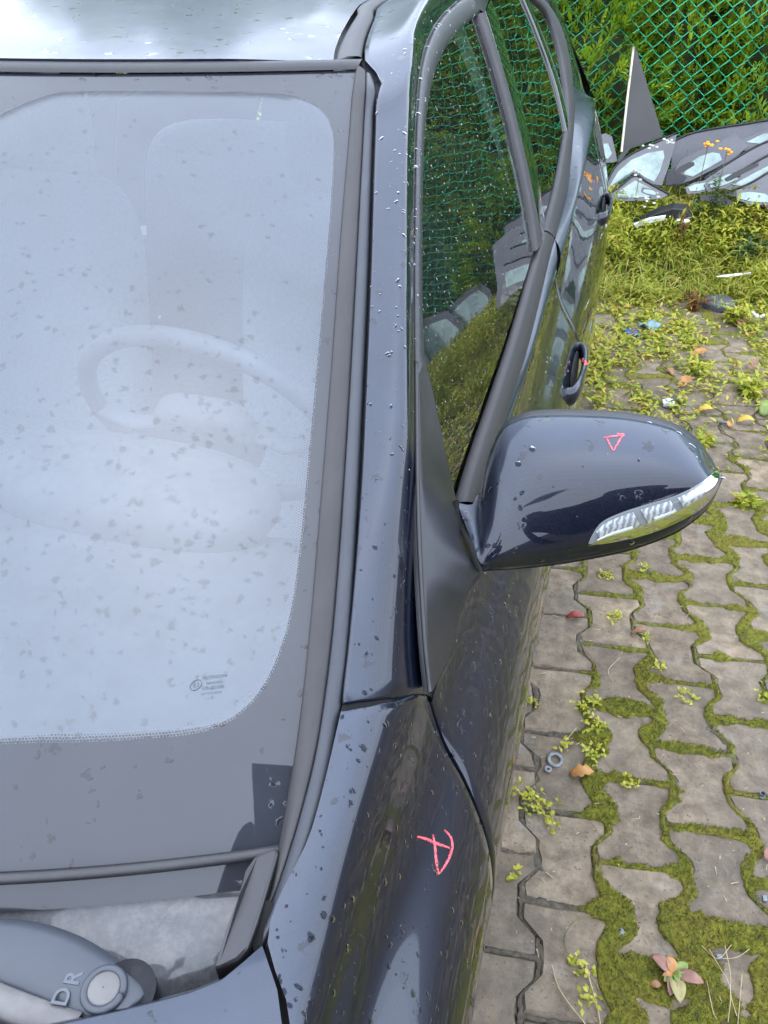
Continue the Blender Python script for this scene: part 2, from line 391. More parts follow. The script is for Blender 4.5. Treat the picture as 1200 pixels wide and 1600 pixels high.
# printed dot matrix that fades the border out
dv, df = [], []
Lp = ws(loop[:, 0], loop[:, 1], +.0004); Lc = np.concatenate([Lp, Lp[:1]])
cum = np.concatenate([[0], np.cumsum(np.linalg.norm(np.diff(Lc, axis=0), axis=1))])
for row, (off, rad) in enumerate(((.0012, .00125), (.0036, .00105), (.0060, .00085), (.0084, .0006), (.0106, .0004))):
    npt = int(cum[-1]/.0027); q = (np.arange(npt)+.5*(row % 2))*cum[-1]/npt
    lu = np.stack([np.interp(q % cum[-1], cum, np.concatenate([loop[:, k], loop[:1, k]])) for k in (0, 1)], 1)
    tg = np.roll(lu, -1, 0)-np.roll(lu, 1, 0); c3 = ws(lu[:, 0], lu[:, 1], +.0004); t3 = np.roll(c3, -1, 0)-np.roll(c3, 1, 0); t3 /= np.linalg.norm(t3, axis=1)[:, None]
    n3 = np.array([0, -.5, .86]); b3 = np.cross(n3, t3); b3 /= np.linalg.norm(b3, axis=1)[:, None]
    sgn = np.sign(((np.array([X(0.), .6, 1.15])-c3)*b3).sum(1))[:, None]; b3 = b3*sgn
    keep = (c3[:, 0] > -1.0)
    c3 = (c3+b3*off)[keep]; t3 = t3[keep]; b3 = b3[keep]
    for k in range(6):
        pass
    a = np.linspace(0, 2*math.pi, 6, endpoint=False)
    ring6 = c3[:, None]+rad*(t3[:, None]*np.cos(a)[None, :, None]+b3[:, None]*np.sin(a)[None, :, None])
    base = sum(len(v) for v in dv); dv.append(ring6.reshape(-1, 3)); df.append(base+np.arange(len(c3)*6).reshape(-1, 6))
tag(link('printed_dots', mesh_np('printed_dots', np.concatenate(dv), np.concatenate(df)), M['frit'], windscreen, False), kind='stuff')
# etched approval mark
def text_on(body, size, org, ex, ey, mat, parent, name, extrude=0, align='LEFT', bold=0):
    cu = bpy.data.curves.new(name, 'FONT'); cu.body = body; cu.size = size; cu.extrude = extrude; cu.align_x = align; cu.offset = bold
    tmp = bpy.data.objects.new(name, cu); COL.objects.link(tmp); bpy.context.view_layer.update()
    me = bpy.data.meshes.new_from_object(tmp); bpy.data.objects.remove(tmp); bpy.data.curves.remove(cu)
    ex = Vector(ex).normalized(); ey = Vector(ey); ey = (ey-ex*ey.dot(ex)).normalized(); ez = ex.cross(ey)
    Mx = Matrix((ex, ey, ez)).transposed().to_4x4(); Mx.translation = Vector(org); me.transform(Mx)
    return link(name, me, mat, parent, False)
M['etch'] = simple('etched_grey', (.10, .115, .13), .8)
def ws_frame(px, py):
    p = ws_hit(px, py, .0015); u, t = ws_ut(p); ex = ws(u+.01, t)-ws(u-.01, t); ey = ws(u, t+.01)-ws(u, t-.01); return p, ex, ey
for (body, px, py, wpx) in (('PILKINGTON', 317, 1061, 40), ('laminated', 322, 1069, 34), ('43R-001586', 315, 1078, 44), ('A3Y W1204 007083', 314, 1085.5, 42), ('..... 8', 322, 1092, 20)):
    p, ex, ey = ws_frame(px, py); p2, _, _ = ws_frame(px+wpx, py); wid = np.linalg.norm(p2-p)
    size = wid/len(body)*{'PILKINGTON': 1.55, 'laminated': 1.75, '43R-001586': 1.62, 'A3Y W1204 007083': 1.45}.get(body, 2.0)
    text_on(body, size, p, ex, ey, M['etch'], windscreen, 'approval_lettering', 0, 'LEFT', size*.018)
p, ex, ey = ws_frame(300.5, 1074); text_on('E1', .0060, p, ex, ey, M['etch'], windscreen, 'approval_lettering')
p, ex, ey = ws_frame(306, 1070); ex = ex/np.linalg.norm(ex); ey = ey/np.linalg.norm(ey); a = np.linspace(0, 2*math.pi, 28)
tube('approval_ring', [p+.0046*(ex*math.cos(k)+ey*math.sin(k)) for k in a], .00035, M['etch'], windscreen, 5)
p, ex, ey = ws_frame(305, 1060); text_on('//', .0045, p, ex, ey, M['etch'], windscreen, 'approval_lettering')
# ---------------------------------------------------------------- body side sections (u, z) at stations y
ST = [  # y, ten points from the bonnet edge / belt down to the sill
 (-.80, [(.56, .80), (.60, .795), (.64, .78), (.68, .75), (.71, .71), (.73, .68), (.75, .64), (.77, .58), (.78, .5), (.74, .25)]),
 (-.45, [(.74, .90), (.765, .897), (.785, .885), (.80, .86), (.815, .82), (.835, .79), (.86, .765), (.88, .71), (.885, .58), (.86, .25)]),
 (-.05, [(.797, .938), (.803, .936), (.810, .924), (.815, .89), (.822, .842), (.848, .822), (.874, .805), (.895, .75), (.90, .62), (.875, .25)]),
 (.18, [(.778, .953), (.783, .9515), (.790, .943), (.799, .915), (.807, .862), (.834, .838), (.868, .815), (.893, .748), (.899, .62), (.87, .25)]),
 (.225, [(.744, .966), (.763, .964), (.783, .952), (.796, .922), (.803, .863), (.833, .838), (.868, .812), (.892, .747), (.8985, .62), (.869, .25)]),
 (.30, [(0.75, 0.983), (0.768, 0.981), (0.783, 0.966), (0.794, 0.932), (0.8026, 0.8768), (0.8296, 0.8442), (0.8634, 0.8096), (0.8892, 0.744), (0.898, 0.62), (0.868, 0.25)]),
 (.43, [(0.74, 1.018), (0.763, 1.013), (0.783, 0.992), (0.795, 0.956), (0.804, 0.894), (0.828, 0.855), (0.86, 0.815), (0.886, 0.745), (0.897, 0.62), (0.866, 0.25)]),
 (.58, [(0.733, 1.05), (0.757, 1.042), (0.78, 1.016), (0.792, 0.976), (0.8031, 0.9088), (0.8276, 0.8682), (0.8594, 0.8256), (0.8857, 0.752), (0.896, 0.62), (0.865, 0.25)]),
 (.80, [(0.735, 1.035), (0.758, 1.03), (0.78, 1.015), (0.791, 0.99), (0.8041, 0.9208), (0.8276, 0.8802), (0.8594, 0.8356), (0.8857, 0.757), (0.896, 0.62), (0.865, 0.25)]),
 (1.6, [(0.735, 1.09), (0.758, 1.085), (0.782, 1.07), (0.792, 1.045), (0.8071, 0.9708), (0.8316, 0.9272), (0.8634, 0.8786), (0.8887, 0.79), (0.897, 0.63), (0.866, 0.25)]),
 (2.3, [(.70, 1.18), (.73, 1.17), (.765, 1.15), (.780, 1.125), (.806, 1.03), (.832, .965), (.866, .885), (.888, .79), (.894, .63), (.862, .25)]),
 (2.7, [(.65, 1.27), (.69, 1.25), (.735, 1.22), (.762, 1.18), (.796, 1.06), (.824, .985), (.858, .90), (.878, .80), (.884, .63), (.85, .25)]),
 (3.2, [(.58, 1.30), (.63, 1.27), (.675, 1.22), (.71, 1.17), (.75, 1.06), (.78, .985), (.81, .90), (.828, .80), (.834, .63), (.80, .28)]),
 (3.45, [(.50, 1.20), (.54, 1.18), (.58, 1.14), (.61, 1.1), (.65, 1.02), (.68, .95), (.71, .88), (.73, .78), (.735, .63), (.70, .30)]),
]
SY = np.array([s[0] for s in ST]); SP = np.array([s[1] for s in ST])
STAN = np.zeros_like(SP)
for k in range(len(SY)):
    a, b = max(k-1, 0), min(k+1, len(SY)-1); STAN[k] = (SP[b]-SP[a])/(SY[b]-SY[a])
def sec_ctrl(y):
    y = np.clip(np.atleast_1d(y), SY[0], SY[-1]); i = np.clip(np.searchsorted(SY, y)-1, 0, len(SY)-2); h = (SY[i+1]-SY[i]); t = ((y-SY[i])/h)[:, None, None]; h = h[:, None, None]
    return (2*t**3-3*t**2+1)*SP[i]+(t**3-2*t**2+t)*h*STAN[i]+(-2*t**3+3*t**2)*SP[i+1]+(t**3-t**2)*h*STAN[i+1]
BM = np.array([[1, 4, 1, 0], [-3, 0, 3, 0], [3, -6, 3, 0], [-1, 3, -3, 1]])/6.
def bsp(Pc, s):
    "uniform cubic B-spline through a section's control polygon (smooth curvature), s in [0, 9]"
    Q = np.concatenate([2*Pc[:, :1]-Pc[:, 1:2], Pc, 2*Pc[:, -1:]-Pc[:, -2:-1]], 1)
    i = np.clip(np.floor(s).astype(int), 0, Pc.shape[1]-2); t = s-i
    w = np.stack([np.ones_like(t), t, t*t, t**3], -1)@BM
    ar = np.arange(len(Pc))
    return sum(w[:, k:k+1]*Q[ar, i+k] for k in range(4))
def side(y, s, off=0.):
    y = np.asarray(y, float); s = np.asarray(s, float); y, s = np.broadcast_arrays(y, s); shp = y.shape
    uz = bsp(sec_ctrl(y.ravel()), s.ravel()); P = np.stack([X(uz[:, 0]), y.ravel(), uz[:, 1]], 1)
    if off:
        e = 1e-3; a = bsp(sec_ctrl(y.ravel()), np.clip(s.ravel()-e, 0, 9)); b = bsp(sec_ctrl(y.ravel()), np.clip(s.ravel()+e, 0, 9)); d = b-a
        n = np.stack([-d[:, 1], d[:, 0]], 1); n /= np.linalg.norm(n, axis=1)[:, None]; P[:, 0] += off*n[:, 0]; P[:, 2] += off*n[:, 1]
    return P.reshape(shp+(3,))
sdense = np.linspace(0, 9, 400)
def side_f(p):
    P = side(np.full(400, p[1]), sdense)
    if p[2] > P[0, 2]: return p[2]-P[0, 2]
    return p[0]-np.interp(-p[2], -P[:, 2], P[:, 0])
def side_hit(px, py): return hit(px, py, side_f, .35, 3.2, 300)
def side_s(p):
    P = side(np.full(400, p[1]), sdense); return sdense[np.argmin(np.hypot(P[:, 0]-p[0], P[:, 2]-p[2]))]
# front shut line: pillar joint groove, then the edge of the front door
groove = [side_hit(*p) for p in ((536, 1106), (580, 1099), (625, 1092), (668, 1084))]
seam_px = [(673, 1092), (684, 1130), (700, 1172), (720, 1206), (735, 1238), (748, 1270), (760, 1305)]
seam = [side_hit(*p) for p in seam_px]
ss = np.array([side_s(p) for p in groove+seam]); sy = np.array([p[1] for p in groove+seam]); od = np.argsort(ss)
S_D = side_s(seam[0])
ss, sy = ss[od], sy[od]; ss = np.concatenate([[-.1], ss, [9.1]]); sy = np.concatenate([[sy[0]], sy, [sy[-1]-.02]])
sq = np.linspace(0, 9, 181); sm = np.interp(sq, ss, sy); sm = np.convolve(np.pad(sm, 4, mode='edge'), np.ones(9)/9, 'valid')
def y_front(s): return np.interp(s, sq, sm)
print('S_D', S_D, 'seam', np.round(sy, 3), np.round(ss, 2))
YB, YR = 1.545, 2.56                                     # rear edges of the front and rear doors
def y_bpil(s): return YB+.012*np.sin(s)
def y_rear(s): return YR+.02*(s-S_D)*.3
AX_F, AX_R = -.06, 2.59
def arch(P, yc):
    Q = P.copy(); dy = Q[..., 1]-yc; zc = np.where(np.abs(dy) < .345, .31+np.sqrt(np.maximum(.345**2-dy**2, 0)), 0); Q[..., 2] = np.maximum(Q[..., 2], zc); return Q
def panel(name, ya, yb, s0, s1, ny, ns, parent, gap=.0025, fn=None, mat='paint'):
    s = np.linspace(s0, s1, ns)[None, :]; v = np.linspace(0, 1, ny)[:, None]
    y = lerp(ya(s)+gap, yb(s)-gap, v); s_ = s+0*y
    P = side(y, s_)
    rows = [side(y[:1]+.0, s_[:1], -.006)]; rowe = [side(y[-1:], s_[-1:], -.006)]
    # rolled edges: an inner return at both ends
    P[0] = side(y[0]+.0012, s_[0]); P[-1] = side(y[-1]-.0012, s_[-1])
    P = np.concatenate([rows[0], side(y[:1]+.0002, s_[:1], -.0012), P, side(y[-1:]-.0002, s_[-1:], -.0012), rowe[0]])
    if fn: P = fn(P)
    o = grid(name, P, M[mat], parent, flip=True); r = grid(name, mir(P), M[mat], parent); return o, r
fender, _ = panel('front_wing', lambda s: -.80+0*s, y_front, 0.0, 9, 90, 110, car, .0028, lambda P: arch(P, AX_F))
tag(fender, 'front wing reflecting the paving, with a red crayon mark')
fdoor, fdoor_r = panel('front_door', y_front, y_bpil, S_D+.12, 9, 70, 90, car)
rdoor, rdoor_r = panel('rear_door', y_bpil, y_rear, S_D+.12, 9, 60, 90, car, fn=lambda P: arch(P, AX_R))
quart, _ = panel('rear_quarter', y_rear, lambda s: 3.45+0*s, S_D+.12, 9, 60, 90, car, fn=lambda P: arch(P, AX_R))
# dark shut-line backing
for nm, yf in (('shut_gap', y_front), ('shut_gap', y_bpil), ('shut_gap', y_rear)):
    s = np.linspace(0 if yf is y_front else S_D+.12, 9, 80); P = np.stack([side(yf(s)+d, s, -.005) for d in (-.012, 0, .012)]); grid(nm, P, M['gap'], car, flip=True)
# ---------------------------------------------------------------- side glass / door frame surface
def tum(z, y): return .792-.36*(z-1.0)-.16*(z-1.0)**2*1.6-.010*sstep(1.7, 2.8, y)
def T_f(p): return p[0]-X(tum(p[2], p[1]))
def T_hit(px, py, off=0.): return hit(px, py, lambda p: T_f(p)-off, .35, 3.4, 500)
# ---------------------------------------------------------------- front pillar and roof rail
K_PX = [(533, 1103), (543, 1030), (550, 955), (556, 870), (561, 780), (566, 680), (570, 590), (574, 500), (578, 400), (581, 300), (584, 210), (586, 160)]
K3 = [ws_hit(*p, off=.012) for p in K_PX]
D_PX = [(671, 1082), (662, 1000), (656, 910), (652, 800), (650, 690), (649, 590), (648, 500), (648, 400), (649, 300), (651, 210), (656, 130), (666, 78), (686, 35), (712, 7), (735, -6)]
D3 = [T_hit(*p) for p in D_PX]
print('K', np.round(K3, 3)[::3]); print('D', np.round(D3, 3)[::3])
def roof(u, y, off=0.):
    u = np.asarray(u, float); s = y-ws_yh(u)-.012
    z = ws_zh(u)+.012+.075*(1-(1-s/1.35)**2)-.035*np.maximum(np.abs(u)-.40, 0)**1.5*4
    z = z-np.maximum(s-2.0, 0)*.35
    return np.stack([X(u)+0*s, y+0*u, z+off], -1)
def roof_f(p): return p[2]-roof(p[0]+HW, p[1])[2]
E_PX = [(588, 128), (583, 108), (573, 98), (566, 88), (571, 60), (584, 28), (601, 2)]
E3 = [hit(*p, roof_f, .5, 2.6, 500) for p in E_PX]
print('E', np.round(E3, 3))
y_end = 3.05
ue3 = E3[-1][0]+HW
E3 += [roof(ue3-.004, yy) for yy in (2.0, 2.5, y_end)]
D3e = D3+[np.array([X(.600-.03*max(0, yy-1.9)), yy, zz]) for yy, zz in ((1.9, D3[-1][2]+.003), (2.3, D3[-1][2]-.012), (2.7, D3[-1][2]-.05), (y_end, D3[-1][2]-.11))]
# resample both edges against a common parameter (arc length fraction up to the roof corner, then to the end)
n1, n2 = 46, 50
Kc = resample(K3+[E3[0]], n1); Ec = resample(E3, n2)
kend = int(len(D_PX)-5)
Dc1 = resample(D3[:kend+1], n1); Dc2 = resample(D3e[kend:], n2)
A0 = np.concatenate([Kc, Ec[1:]]); A3 = np.concatenate([Dc1, Dc2[1:]])
A0 = np.stack([np.convolve(np.pad(A0[:, k], 2, mode='edge'), np.ones(5)/5, 'valid') if k != 0 else A0[:, k] for k in range(3)], 1)
w = np.linalg.norm(A3-A0, axis=1)[:, None]
fr = np.linspace(0, 1, len(A0))[:, None]
B1 = A0+w*(np.array([.60, .0, .10]))
B2 = A3+w*(np.array([-.16, -.02, .52]))
sec = []
for q in np.concatenate([np.linspace(0, 1, 21)]):
    sec.append((1-q)**3*A0+3*(1-q)**2*q*B1+3*(1-q)*q*q*B2+q**3*A3)
inn = np.array([-.002, 0, -.010])
sec = [A0+np.array([.0012, 0, -.014])]+[A0+np.array([.0014, 0, -.0015])]+[sec[0]+np.array([.0030, 0, .0003])]+sec[1:]+[A3+np.array([-.006, 0, -.004])]
P = np.stack(sec, 1)
# the foot of the pillar runs flush into the wing at the joint
sg_ = np.concatenate([[0, 0], np.linspace(.02, S_D+.05, P.shape[1]-3), [S_D+.05]])
foot = side(y_front(sg_)+.0045, sg_)
dlt = foot-P[0]; dlt[:2] = dlt[2]; dlt[-1] = dlt[-2]
for r_ in range(16):
    w_ = 1-sstep(0, 15, np.array(float(r_))); P[r_] = P[r_]+dlt*w_
P = np.concatenate([(P[:1]+np.array([0, .002, -.010])), P])
pillar = grid('front_pillar_and_roof_rail', P, M['paint'], car); grid('front_pillar_and_roof_rail', mir(P), M['paint'], car, flip=True)
# ---------------------------------------------------------------- windscreen side trim
M['moulding'] = dusty('slate_pillar_moulding', (.010, .012, .016), (.052, .058, .070), .6, .5)
Gk = np.stack([ws(U_sm(t), t, .0) for t in np.linspace(-.02, 1.0, 60)])
K_low = [at(*p, z=z) for p, z in (((410, 1468), .966), ((440, 1410), .971), ((470, 1340), .978), ((492, 1280), .985), ((508, 1230), .991), ((521, 1175), .999))]
Ka = resample(K_low+K3+[E3[0], E3[1]], 60)
def trim_rows(spec): return np.stack([lerp(Gk, Ka-np.array([0, 0, .012]), min(max(f, 0), 1))+np.array([0, -.5, .86])*o for f, o in spec], 1)
P = trim_rows(((-.02, .0005), (.02, .004), (.10, .0062), (.30, .0070), (.52, .0060), (.57, .0035), (.575, -.002)))
grid('windscreen_side_trim', P, M['rubber_brown'], car); grid('windscreen_side_trim', mir(P), M['rubber_brown'], car, flip=True)
P = trim_rows(((.555, -.003), (.565, .0025), (.62, .0052), (.78, .0062), (.92, .0056), (.965, .003), (.985, -.012)))
grid('pillar_moulding', P, M['moulding'], car); grid('pillar_moulding', mir(P), M['moulding'], car, flip=True)
grid('shut_gap', np.stack([Ka+np.array([-.006, 0, -.012]), Ka+np.array([.008, 0, -.014])], 1), M['gap'], car)
# header seal across the top of the glass
uu = np.linspace(-.555, .555, 60)
P = np.stack([np.stack([X(uu), ws_yh(uu)+dy, ws_zh(uu)+dz], 1) for dy, dz in ((-.006, .000), (-.004, .004), (.004, .0075), (.010, .0095), (.0115, .006))])
hs_ = grid('header_seal', P, M['rubber'], car, flip=True)
# roof skin, ditch mouldings
ditch_in = [hit(*p, roof_f, .5, 2.6, 500) for p in ((523, 96), (528, 76), (541, 48), (560, 18), (572, 2))]
di = np.array(ditch_in+[roof(ditch_in[-1][0]+HW-.004, yy) for yy in (2.0, 2.5, y_end)])
do = np.array([E3[3]+np.array([-.0, 0, 0])]+E3[4:])
def u_in(y): return np.interp(y, di[:, 1], di[:, 0]+HW)
fy = np.linspace(0, 1, 60)
rows = []
for f in fy:
    us = np.linspace(-1, 1, 61); row = []
    yb = lerp(0., 1., f)
    ucorner = u_in(lerp(ditch_in[0][1], y_end, f)); ulat = us*ucorner
    y = lerp(ws_yh(ulat)+.0125, y_end+0*ulat, f); rows.append(roof(ulat, y))
roofskin = grid('roof_skin', np.stack(rows), M['paint'], car, flip=True)
grid('roof_edge', np.stack([rows[0], rows[0]+np.array([0, .0, -.012])]), M['paint'], car)
dI = resample(di, 60); dO = resample(do, 60)
P = np.stack([dI+np.array([.001, 0, -.010]), dI+np.array([.0015, 0, -.001]), lerp(dI, dO, .15)+np.array([0, 0, .0012]), lerp(dI, dO, .5)+np.array([0, 0, .003]), lerp(dI, dO, .85)+np.array([0, 0, .0012]), dO+np.array([-.0015, 0, -.001]), dO+np.array([-.001, 0, -.010])], 1)
grid('roof_ditch_moulding', P, M['rubber'], car); grid('roof_ditch_moulding', mir(P), M['rubber'], car, flip=True)
# ---------------------------------------------------------------- bonnet, scuttle, wiper
def hood_y(u): return .217-.45*(.548-u*u)
def hood_z(u, y):
    e = side(y, 0.*y); u0 = e[..., 0]+HW; return e[..., 2]-.001+.055*(1-(u/u0)**2)
f = np.linspace(0, 1, 50)[:, None]; us = np.linspace(-1, 1, 71)[None, :]
y = lerp(-.80, .217, f)+0*us; u0 = side(y, 0*y)[..., 0]+HW-.004; u = us*u0
yr = hood_y(np.abs(us)*.742); y = lerp(-.80+0*us, yr, f); u0 = side(y, 0*y)[..., 0]+HW-.0045; u = us*u0
zz = hood_z(u, y)
P = np.stack([X(u), y, zz], -1)
edge = P[-1].copy(); P = np.concatenate([P, [edge+np.array([0, .004, -.004])], [edge+np.array([0, .003, -.014])], [edge+np.array([0, -.02, -.018])]])
hood = grid('bonnet', P, M['paint'], car)
grid('shut_gap', np.stack([side(np.linspace(-.8, .25, 40), np.zeros(40))+np.array([d, 0, -.012]) for d in (-.014, .01)]), M['gap'], car, flip=False)
uu = np.linspace(-.735, .735, 81)
rows = []
for k, (a, dz) in enumerate(((-.004, -.004), (.03, -.008), (.06, -.016), (.3, -.022), (.6, -.028), (.9, -.045), (1.1, -.06))):
    yb_ = ws_yb(uu)-.010; yh_ = hood_y(uu)-.005; yy = lerp(yb_, yh_, a) if a > 0 else yb_+.012
    z_ = .948+dz+.012*np.exp(-((uu-.668)**2+(yy-.195)**2)/.0006)
    rows.append(np.stack([X(uu), yy, z_], 1))
scuttle = grid('scuttle_cover', np.stack([resample(r, 81) for r in rows]), M['grey_plastic'], car, flip=True)
tube('windscreen_bottom_seal', np.stack([X(uu*.985), ws_yb(uu*.985)-.008, .9535+0*uu], 1), .0045, M['rubber'], car, 8)
px_seal = [(432, 1322), (436, 1334), (420, 1388), (404, 1440), (388, 1480), (372, 1502), (333, 1512), (352, 1462), (372, 1400), (383, 1358), (398, 1336)]
prism('scuttle_corner_filler', [at(*p, z=.944) for p in ((440, 1312), (512, 1215), (470, 1335), (418, 1462), (405, 1482), (360, 1512), (390, 1400))], (0, 0, -.02), M['rubber'], car)
seal = prism('scuttle_corner_seal', [at(*p, z=.962-.006*(i in (5, 6, 7))) for i, p in enumerate(px_seal)], (0, 0, -.03), M['rubber'], car, .003, False)
# wiper arm: a wide moulded plate, pivot cap, blade spine
arm_top = [(-160, 1440), (-60, 1428), (0, 1430), (60, 1438), (120, 1458), (170, 1487), (205, 1512), (228, 1535), (230, 1556), (205, 1575)]
arm_bot = [(-160, 1545), (-60, 1532), (0, 1543), (60, 1567), (100, 1586), (130, 1598), (150, 1606), (165, 1608), (180, 1602), (195, 1590)]
ra = resample([at(*p, z=.957) for p in arm_top], 30); rb = resample([at(*p, z=.957) for p in arm_bot], 30)
rows = [ra+np.array([0, .002, -.022]), ra+np.array([0, .001, -.006]), lerp(ra, rb, .06), lerp(ra, rb, .2)+np.array([0, 0, .003]), lerp(ra, rb, .5)+np.array([0, 0, .0045]), lerp(ra, rb, .8)+np.array([0, 0, .003]), lerp(ra, rb, .94), rb+np.array([0, -.001, -.006]), rb+np.array([0, -.002, -.022])]
wiper = grid('wiper_arm', np.stack(rows), M['wiper'], car, flip=False, caps=False)
tag(wiper, 'faded grey wiper arm with raised letters and round cap')
pc = at(163, 1546, z=.962)
M['cap'] = simple('faded_cap_plastic', (.12, .113, .11), .6, .2, 60)
def dome(name, c, r, h, mat, parent, n=28, m=6, flat=.6):
    a = np.linspace(0, 2*math.pi, n, endpoint=False); G = []
    for k in range(m+1):
        q = k/m; rr = r*(1-q**3*.98) if k < m else 0.0005; z = h*math.sin(q*math.pi/2)**flat
        G.append(np.stack([c[0]+rr*np.cos(a), c[1]+rr*np.sin(a), c[2]+z+0*a], 1))
    return grid(name, np.stack(G), mat, parent, wrap=True)
a = np.linspace(0, 2*math.pi, 33)
tube('pivot_collar', [pc+np.array([.0130*math.cos(k), .0130*math.sin(k), .0005]) for k in a], .0028, M['wiper'], wiper, 8)
dome('pivot_cap', pc+np.array([0, 0, -.002]), .0112, .0055, M['cap'], wiper, 30, 7, .5)
boss = [at(233, 1545, z=.945)]
tube('pivot_boss', [pc+np.array([.012, .004, -.03]), pc+np.array([.012, .004, -.004])], .021, M['black_plastic'], wiper, 28)
p1_, p2_ = at(104, 1560, z=.9635), at(121, 1520, z=.9635); ex = p2_-p1_
up_ = np.cross((0, 0, 1), ex)
M['wiper_letter'] = simple('raised_letter_plastic', (.08, .088, .104), .5)
for ch, px in (('D', (101, 1556)), ('R', (119, 1527))):
    text_on(ch, .0155, at(px[0]+7, px[1]+4, z=.9605), ex, up_, M['wiper_letter'], wiper, 'raised_letter', .0011, 'CENTER', .0002)
rs = resample([at(*p, z=.956) for p in ((-120, 1500), (-40, 1545), (20, 1572), (75, 1592), (120, 1606))], 20)
tube('blade_spine', rs, .010, M['cap'], wiper, 10, squash=(1, .55))
# ---------------------------------------------------------------- front door window: frame, glass, sail panel
def T_pts(px, off=0.): return np.array([T_hit(*p, off=off) for p in px])
GA = [(664, 560), (661, 500), (660, 400), (661, 300), (664, 220), (670, 160), (681, 112), (699, 73), (722, 45), (751, 21)]
SAIL = [(712, 777), (700, 722), (688, 665), (676, 610), (664, 560)]
GB = [(838, 396), (826, 330), (810, 250), (790, 160), (770, 82), (751, 21)]
BELT = [(712, 777), (738, 700), (768, 612), (800, 518), (838, 396)]
DA = D_PX[5:]
fr_o = resample(T_pts(DA[:1]+DA[1:]), 60); fr_i = resample(T_pts(GA, 0), 60)
P = np.stack([fr_o+np.array([.0005, 0, -.004]), fr_o+np.array([-.0015, 0, .0008]), lerp(fr_o, fr_i, .12)+np.array([.0022, 0, .0012]), lerp(fr_o, fr_i, .8)+np.array([.0016, 0, .001]), lerp(fr_o, fr_i, .96)+np.array([0, 0, 0]), fr_i+np.array([-.012, 0, -.004])], 1)
wframe = grid('window_frame', P, M['black_plastic'], fdoor); grid('window_frame', mir(P), M['black_plastic'], fdoor_r, flip=True)
def coons(A, B, C_, D_, n=40, m=40):
    "patch: A bottom (left-right), B top, C_ left (bottom-top), D_ right; in (y,z)"
    A, B, C_, D_ = resample(A, n), resample(B, n), resample(C_, m), resample(D_, m)
    s = np.linspace(0, 1, n)[None, :, None]; t = np.linspace(0, 1, m)[:, None, None]
    return (1-t)*A[None]+t*B[None]+(1-s)*C_[:, None]+s*D_[:, None]-((1-s)*(1-t)*A[0]+s*(1-t)*A[-1]+(1-s)*t*B[0]+s*t*B[-1])
def on_T(Q, off):
    x = X(tum(Q[..., 1], Q[..., 0]))+off; return np.stack([x, Q[..., 0], Q[..., 1]], -1)
cb, ct, cl, crr = (T_pts(q)[:, 1:] for q in (BELT, GA[1:], [SAIL[0]]+SAIL[1:]+[GA[1]], GB))
# push edges a little under the trims
Q = coons(cb, ct, cl, crr)
cenq = Q.reshape(-1, 2).mean(0); Q = cenq+(Q-cenq)*1.012
P = on_T(Q, -.007)
fglass = grid('window_glass', P, M['side_glass'], fdoor); grid('window_glass', mir(P), M['side_glass'], fdoor_r, flip=True)
tag(fglass, 'beaded front side window mirroring the fence and weeds')
# sail panel that carries the mirror
L = resample(np.concatenate([T_pts([(650, 566), (651, 690), (653, 800), (657, 900), (663, 1000), (671, 1080)])]), 40)
RP = [((664, 562), -.197), ((676, 610), None), ((688, 665), None), ((700, 722), None), ((712, 777), None), ((722, 812), -.101), ((735, 846), -.088), ((752, 892), -.070), ((744, 908), -.074), ((729, 931), -.080), ((719, 965), -.085), ((710, 1003), -.088), ((698, 1038), -.090), ((676, 1080), -.092)]
Rr = np.array([T_hit(*p, off=.001) if (x is None or i == 0) else at(*p, x=x) for i, (p, x) in enumerate(RP)])
Rq = resample(Rr, 40)
q = np.linspace(0, 1, 40)[:, None]; bul = (np.sin(np.clip((q-.35)/.65, 0, 1)*math.pi))
rows = [L+np.array([-.006, 0, -.003]), L+np.array([.0, 0, .0005])]
for k in np.linspace(.04, 1, 14):
    flat = lerp(L, Rq, k); bend = np.array([.002, -.010, .009])*(bul*(4*k*(1-k)))
    rows.append(flat+bend+np.array([.0025, 0, .001])*(1-k)**4)
rows.append(Rq+np.array([-.008, .014, -.006])); rows.append(Rq+np.array([-.03, .02, -.008]))
P = np.stack(rows, 1)
sail = grid('mirror_sail_panel', P, M['black_plastic'], fdoor); grid('mirror_sail_panel', mir(P), M['black_plastic'], fdoor_r, flip=True)
tube('sail_edge_seal', L+np.array([.0005, -.001, .001]), .0022, M['rubber'], fdoor, 8)
def strip(name, la, lb, mat, parent, lift=.004, off=0., n=40, mirror=None, under=.01):
    A_, B_ = resample(T_pts(la, off), n), resample(T_pts(lb, off), n); nrm = np.array([.93, 0, .36])
    rows = [A_-nrm*under, A_+nrm*0, lerp(A_, B_, .12)+nrm*lift, lerp(A_, B_, .5)+nrm*lift*1.15, lerp(A_, B_, .88)+nrm*lift, B_, B_-nrm*under]
    P = np.stack(rows, 1); o = grid(name, P, mat, parent)
    if mirror is not None: grid(name, mir(P), mat, mirror, flip=True)
    return o
strip('belt_moulding', [(722, 784), (742, 715), (772, 625), (804, 525), (838, 405), (850, 362)], [(746, 786), (764, 728), (795, 636), (827, 535), (858, 408), (866, 372)], M['rubber_brown'], fdoor, .003, -.002, mirror=fdoor_r)
strip('rear_frame_strip', [(746, 22), (770, 95), (790, 165), (811, 252), (828, 335), (836, 392)], [(757, 20), (780, 95), (800, 165), (821, 252), (838, 335), (846, 378)], M['rubber_brown'], fdoor, .004, -.001, mirror=fdoor_r)
strip('pillar_cover', [(757, 20), (780, 95), (800, 165), (821, 252), (838, 335), (846, 378)], [(768, -6), (790, 70), (812, 150), (834, 240), (849, 325), (853, 352)], M['gloss_black'], rdoor, .001, -.004, mirror=rdoor_r)
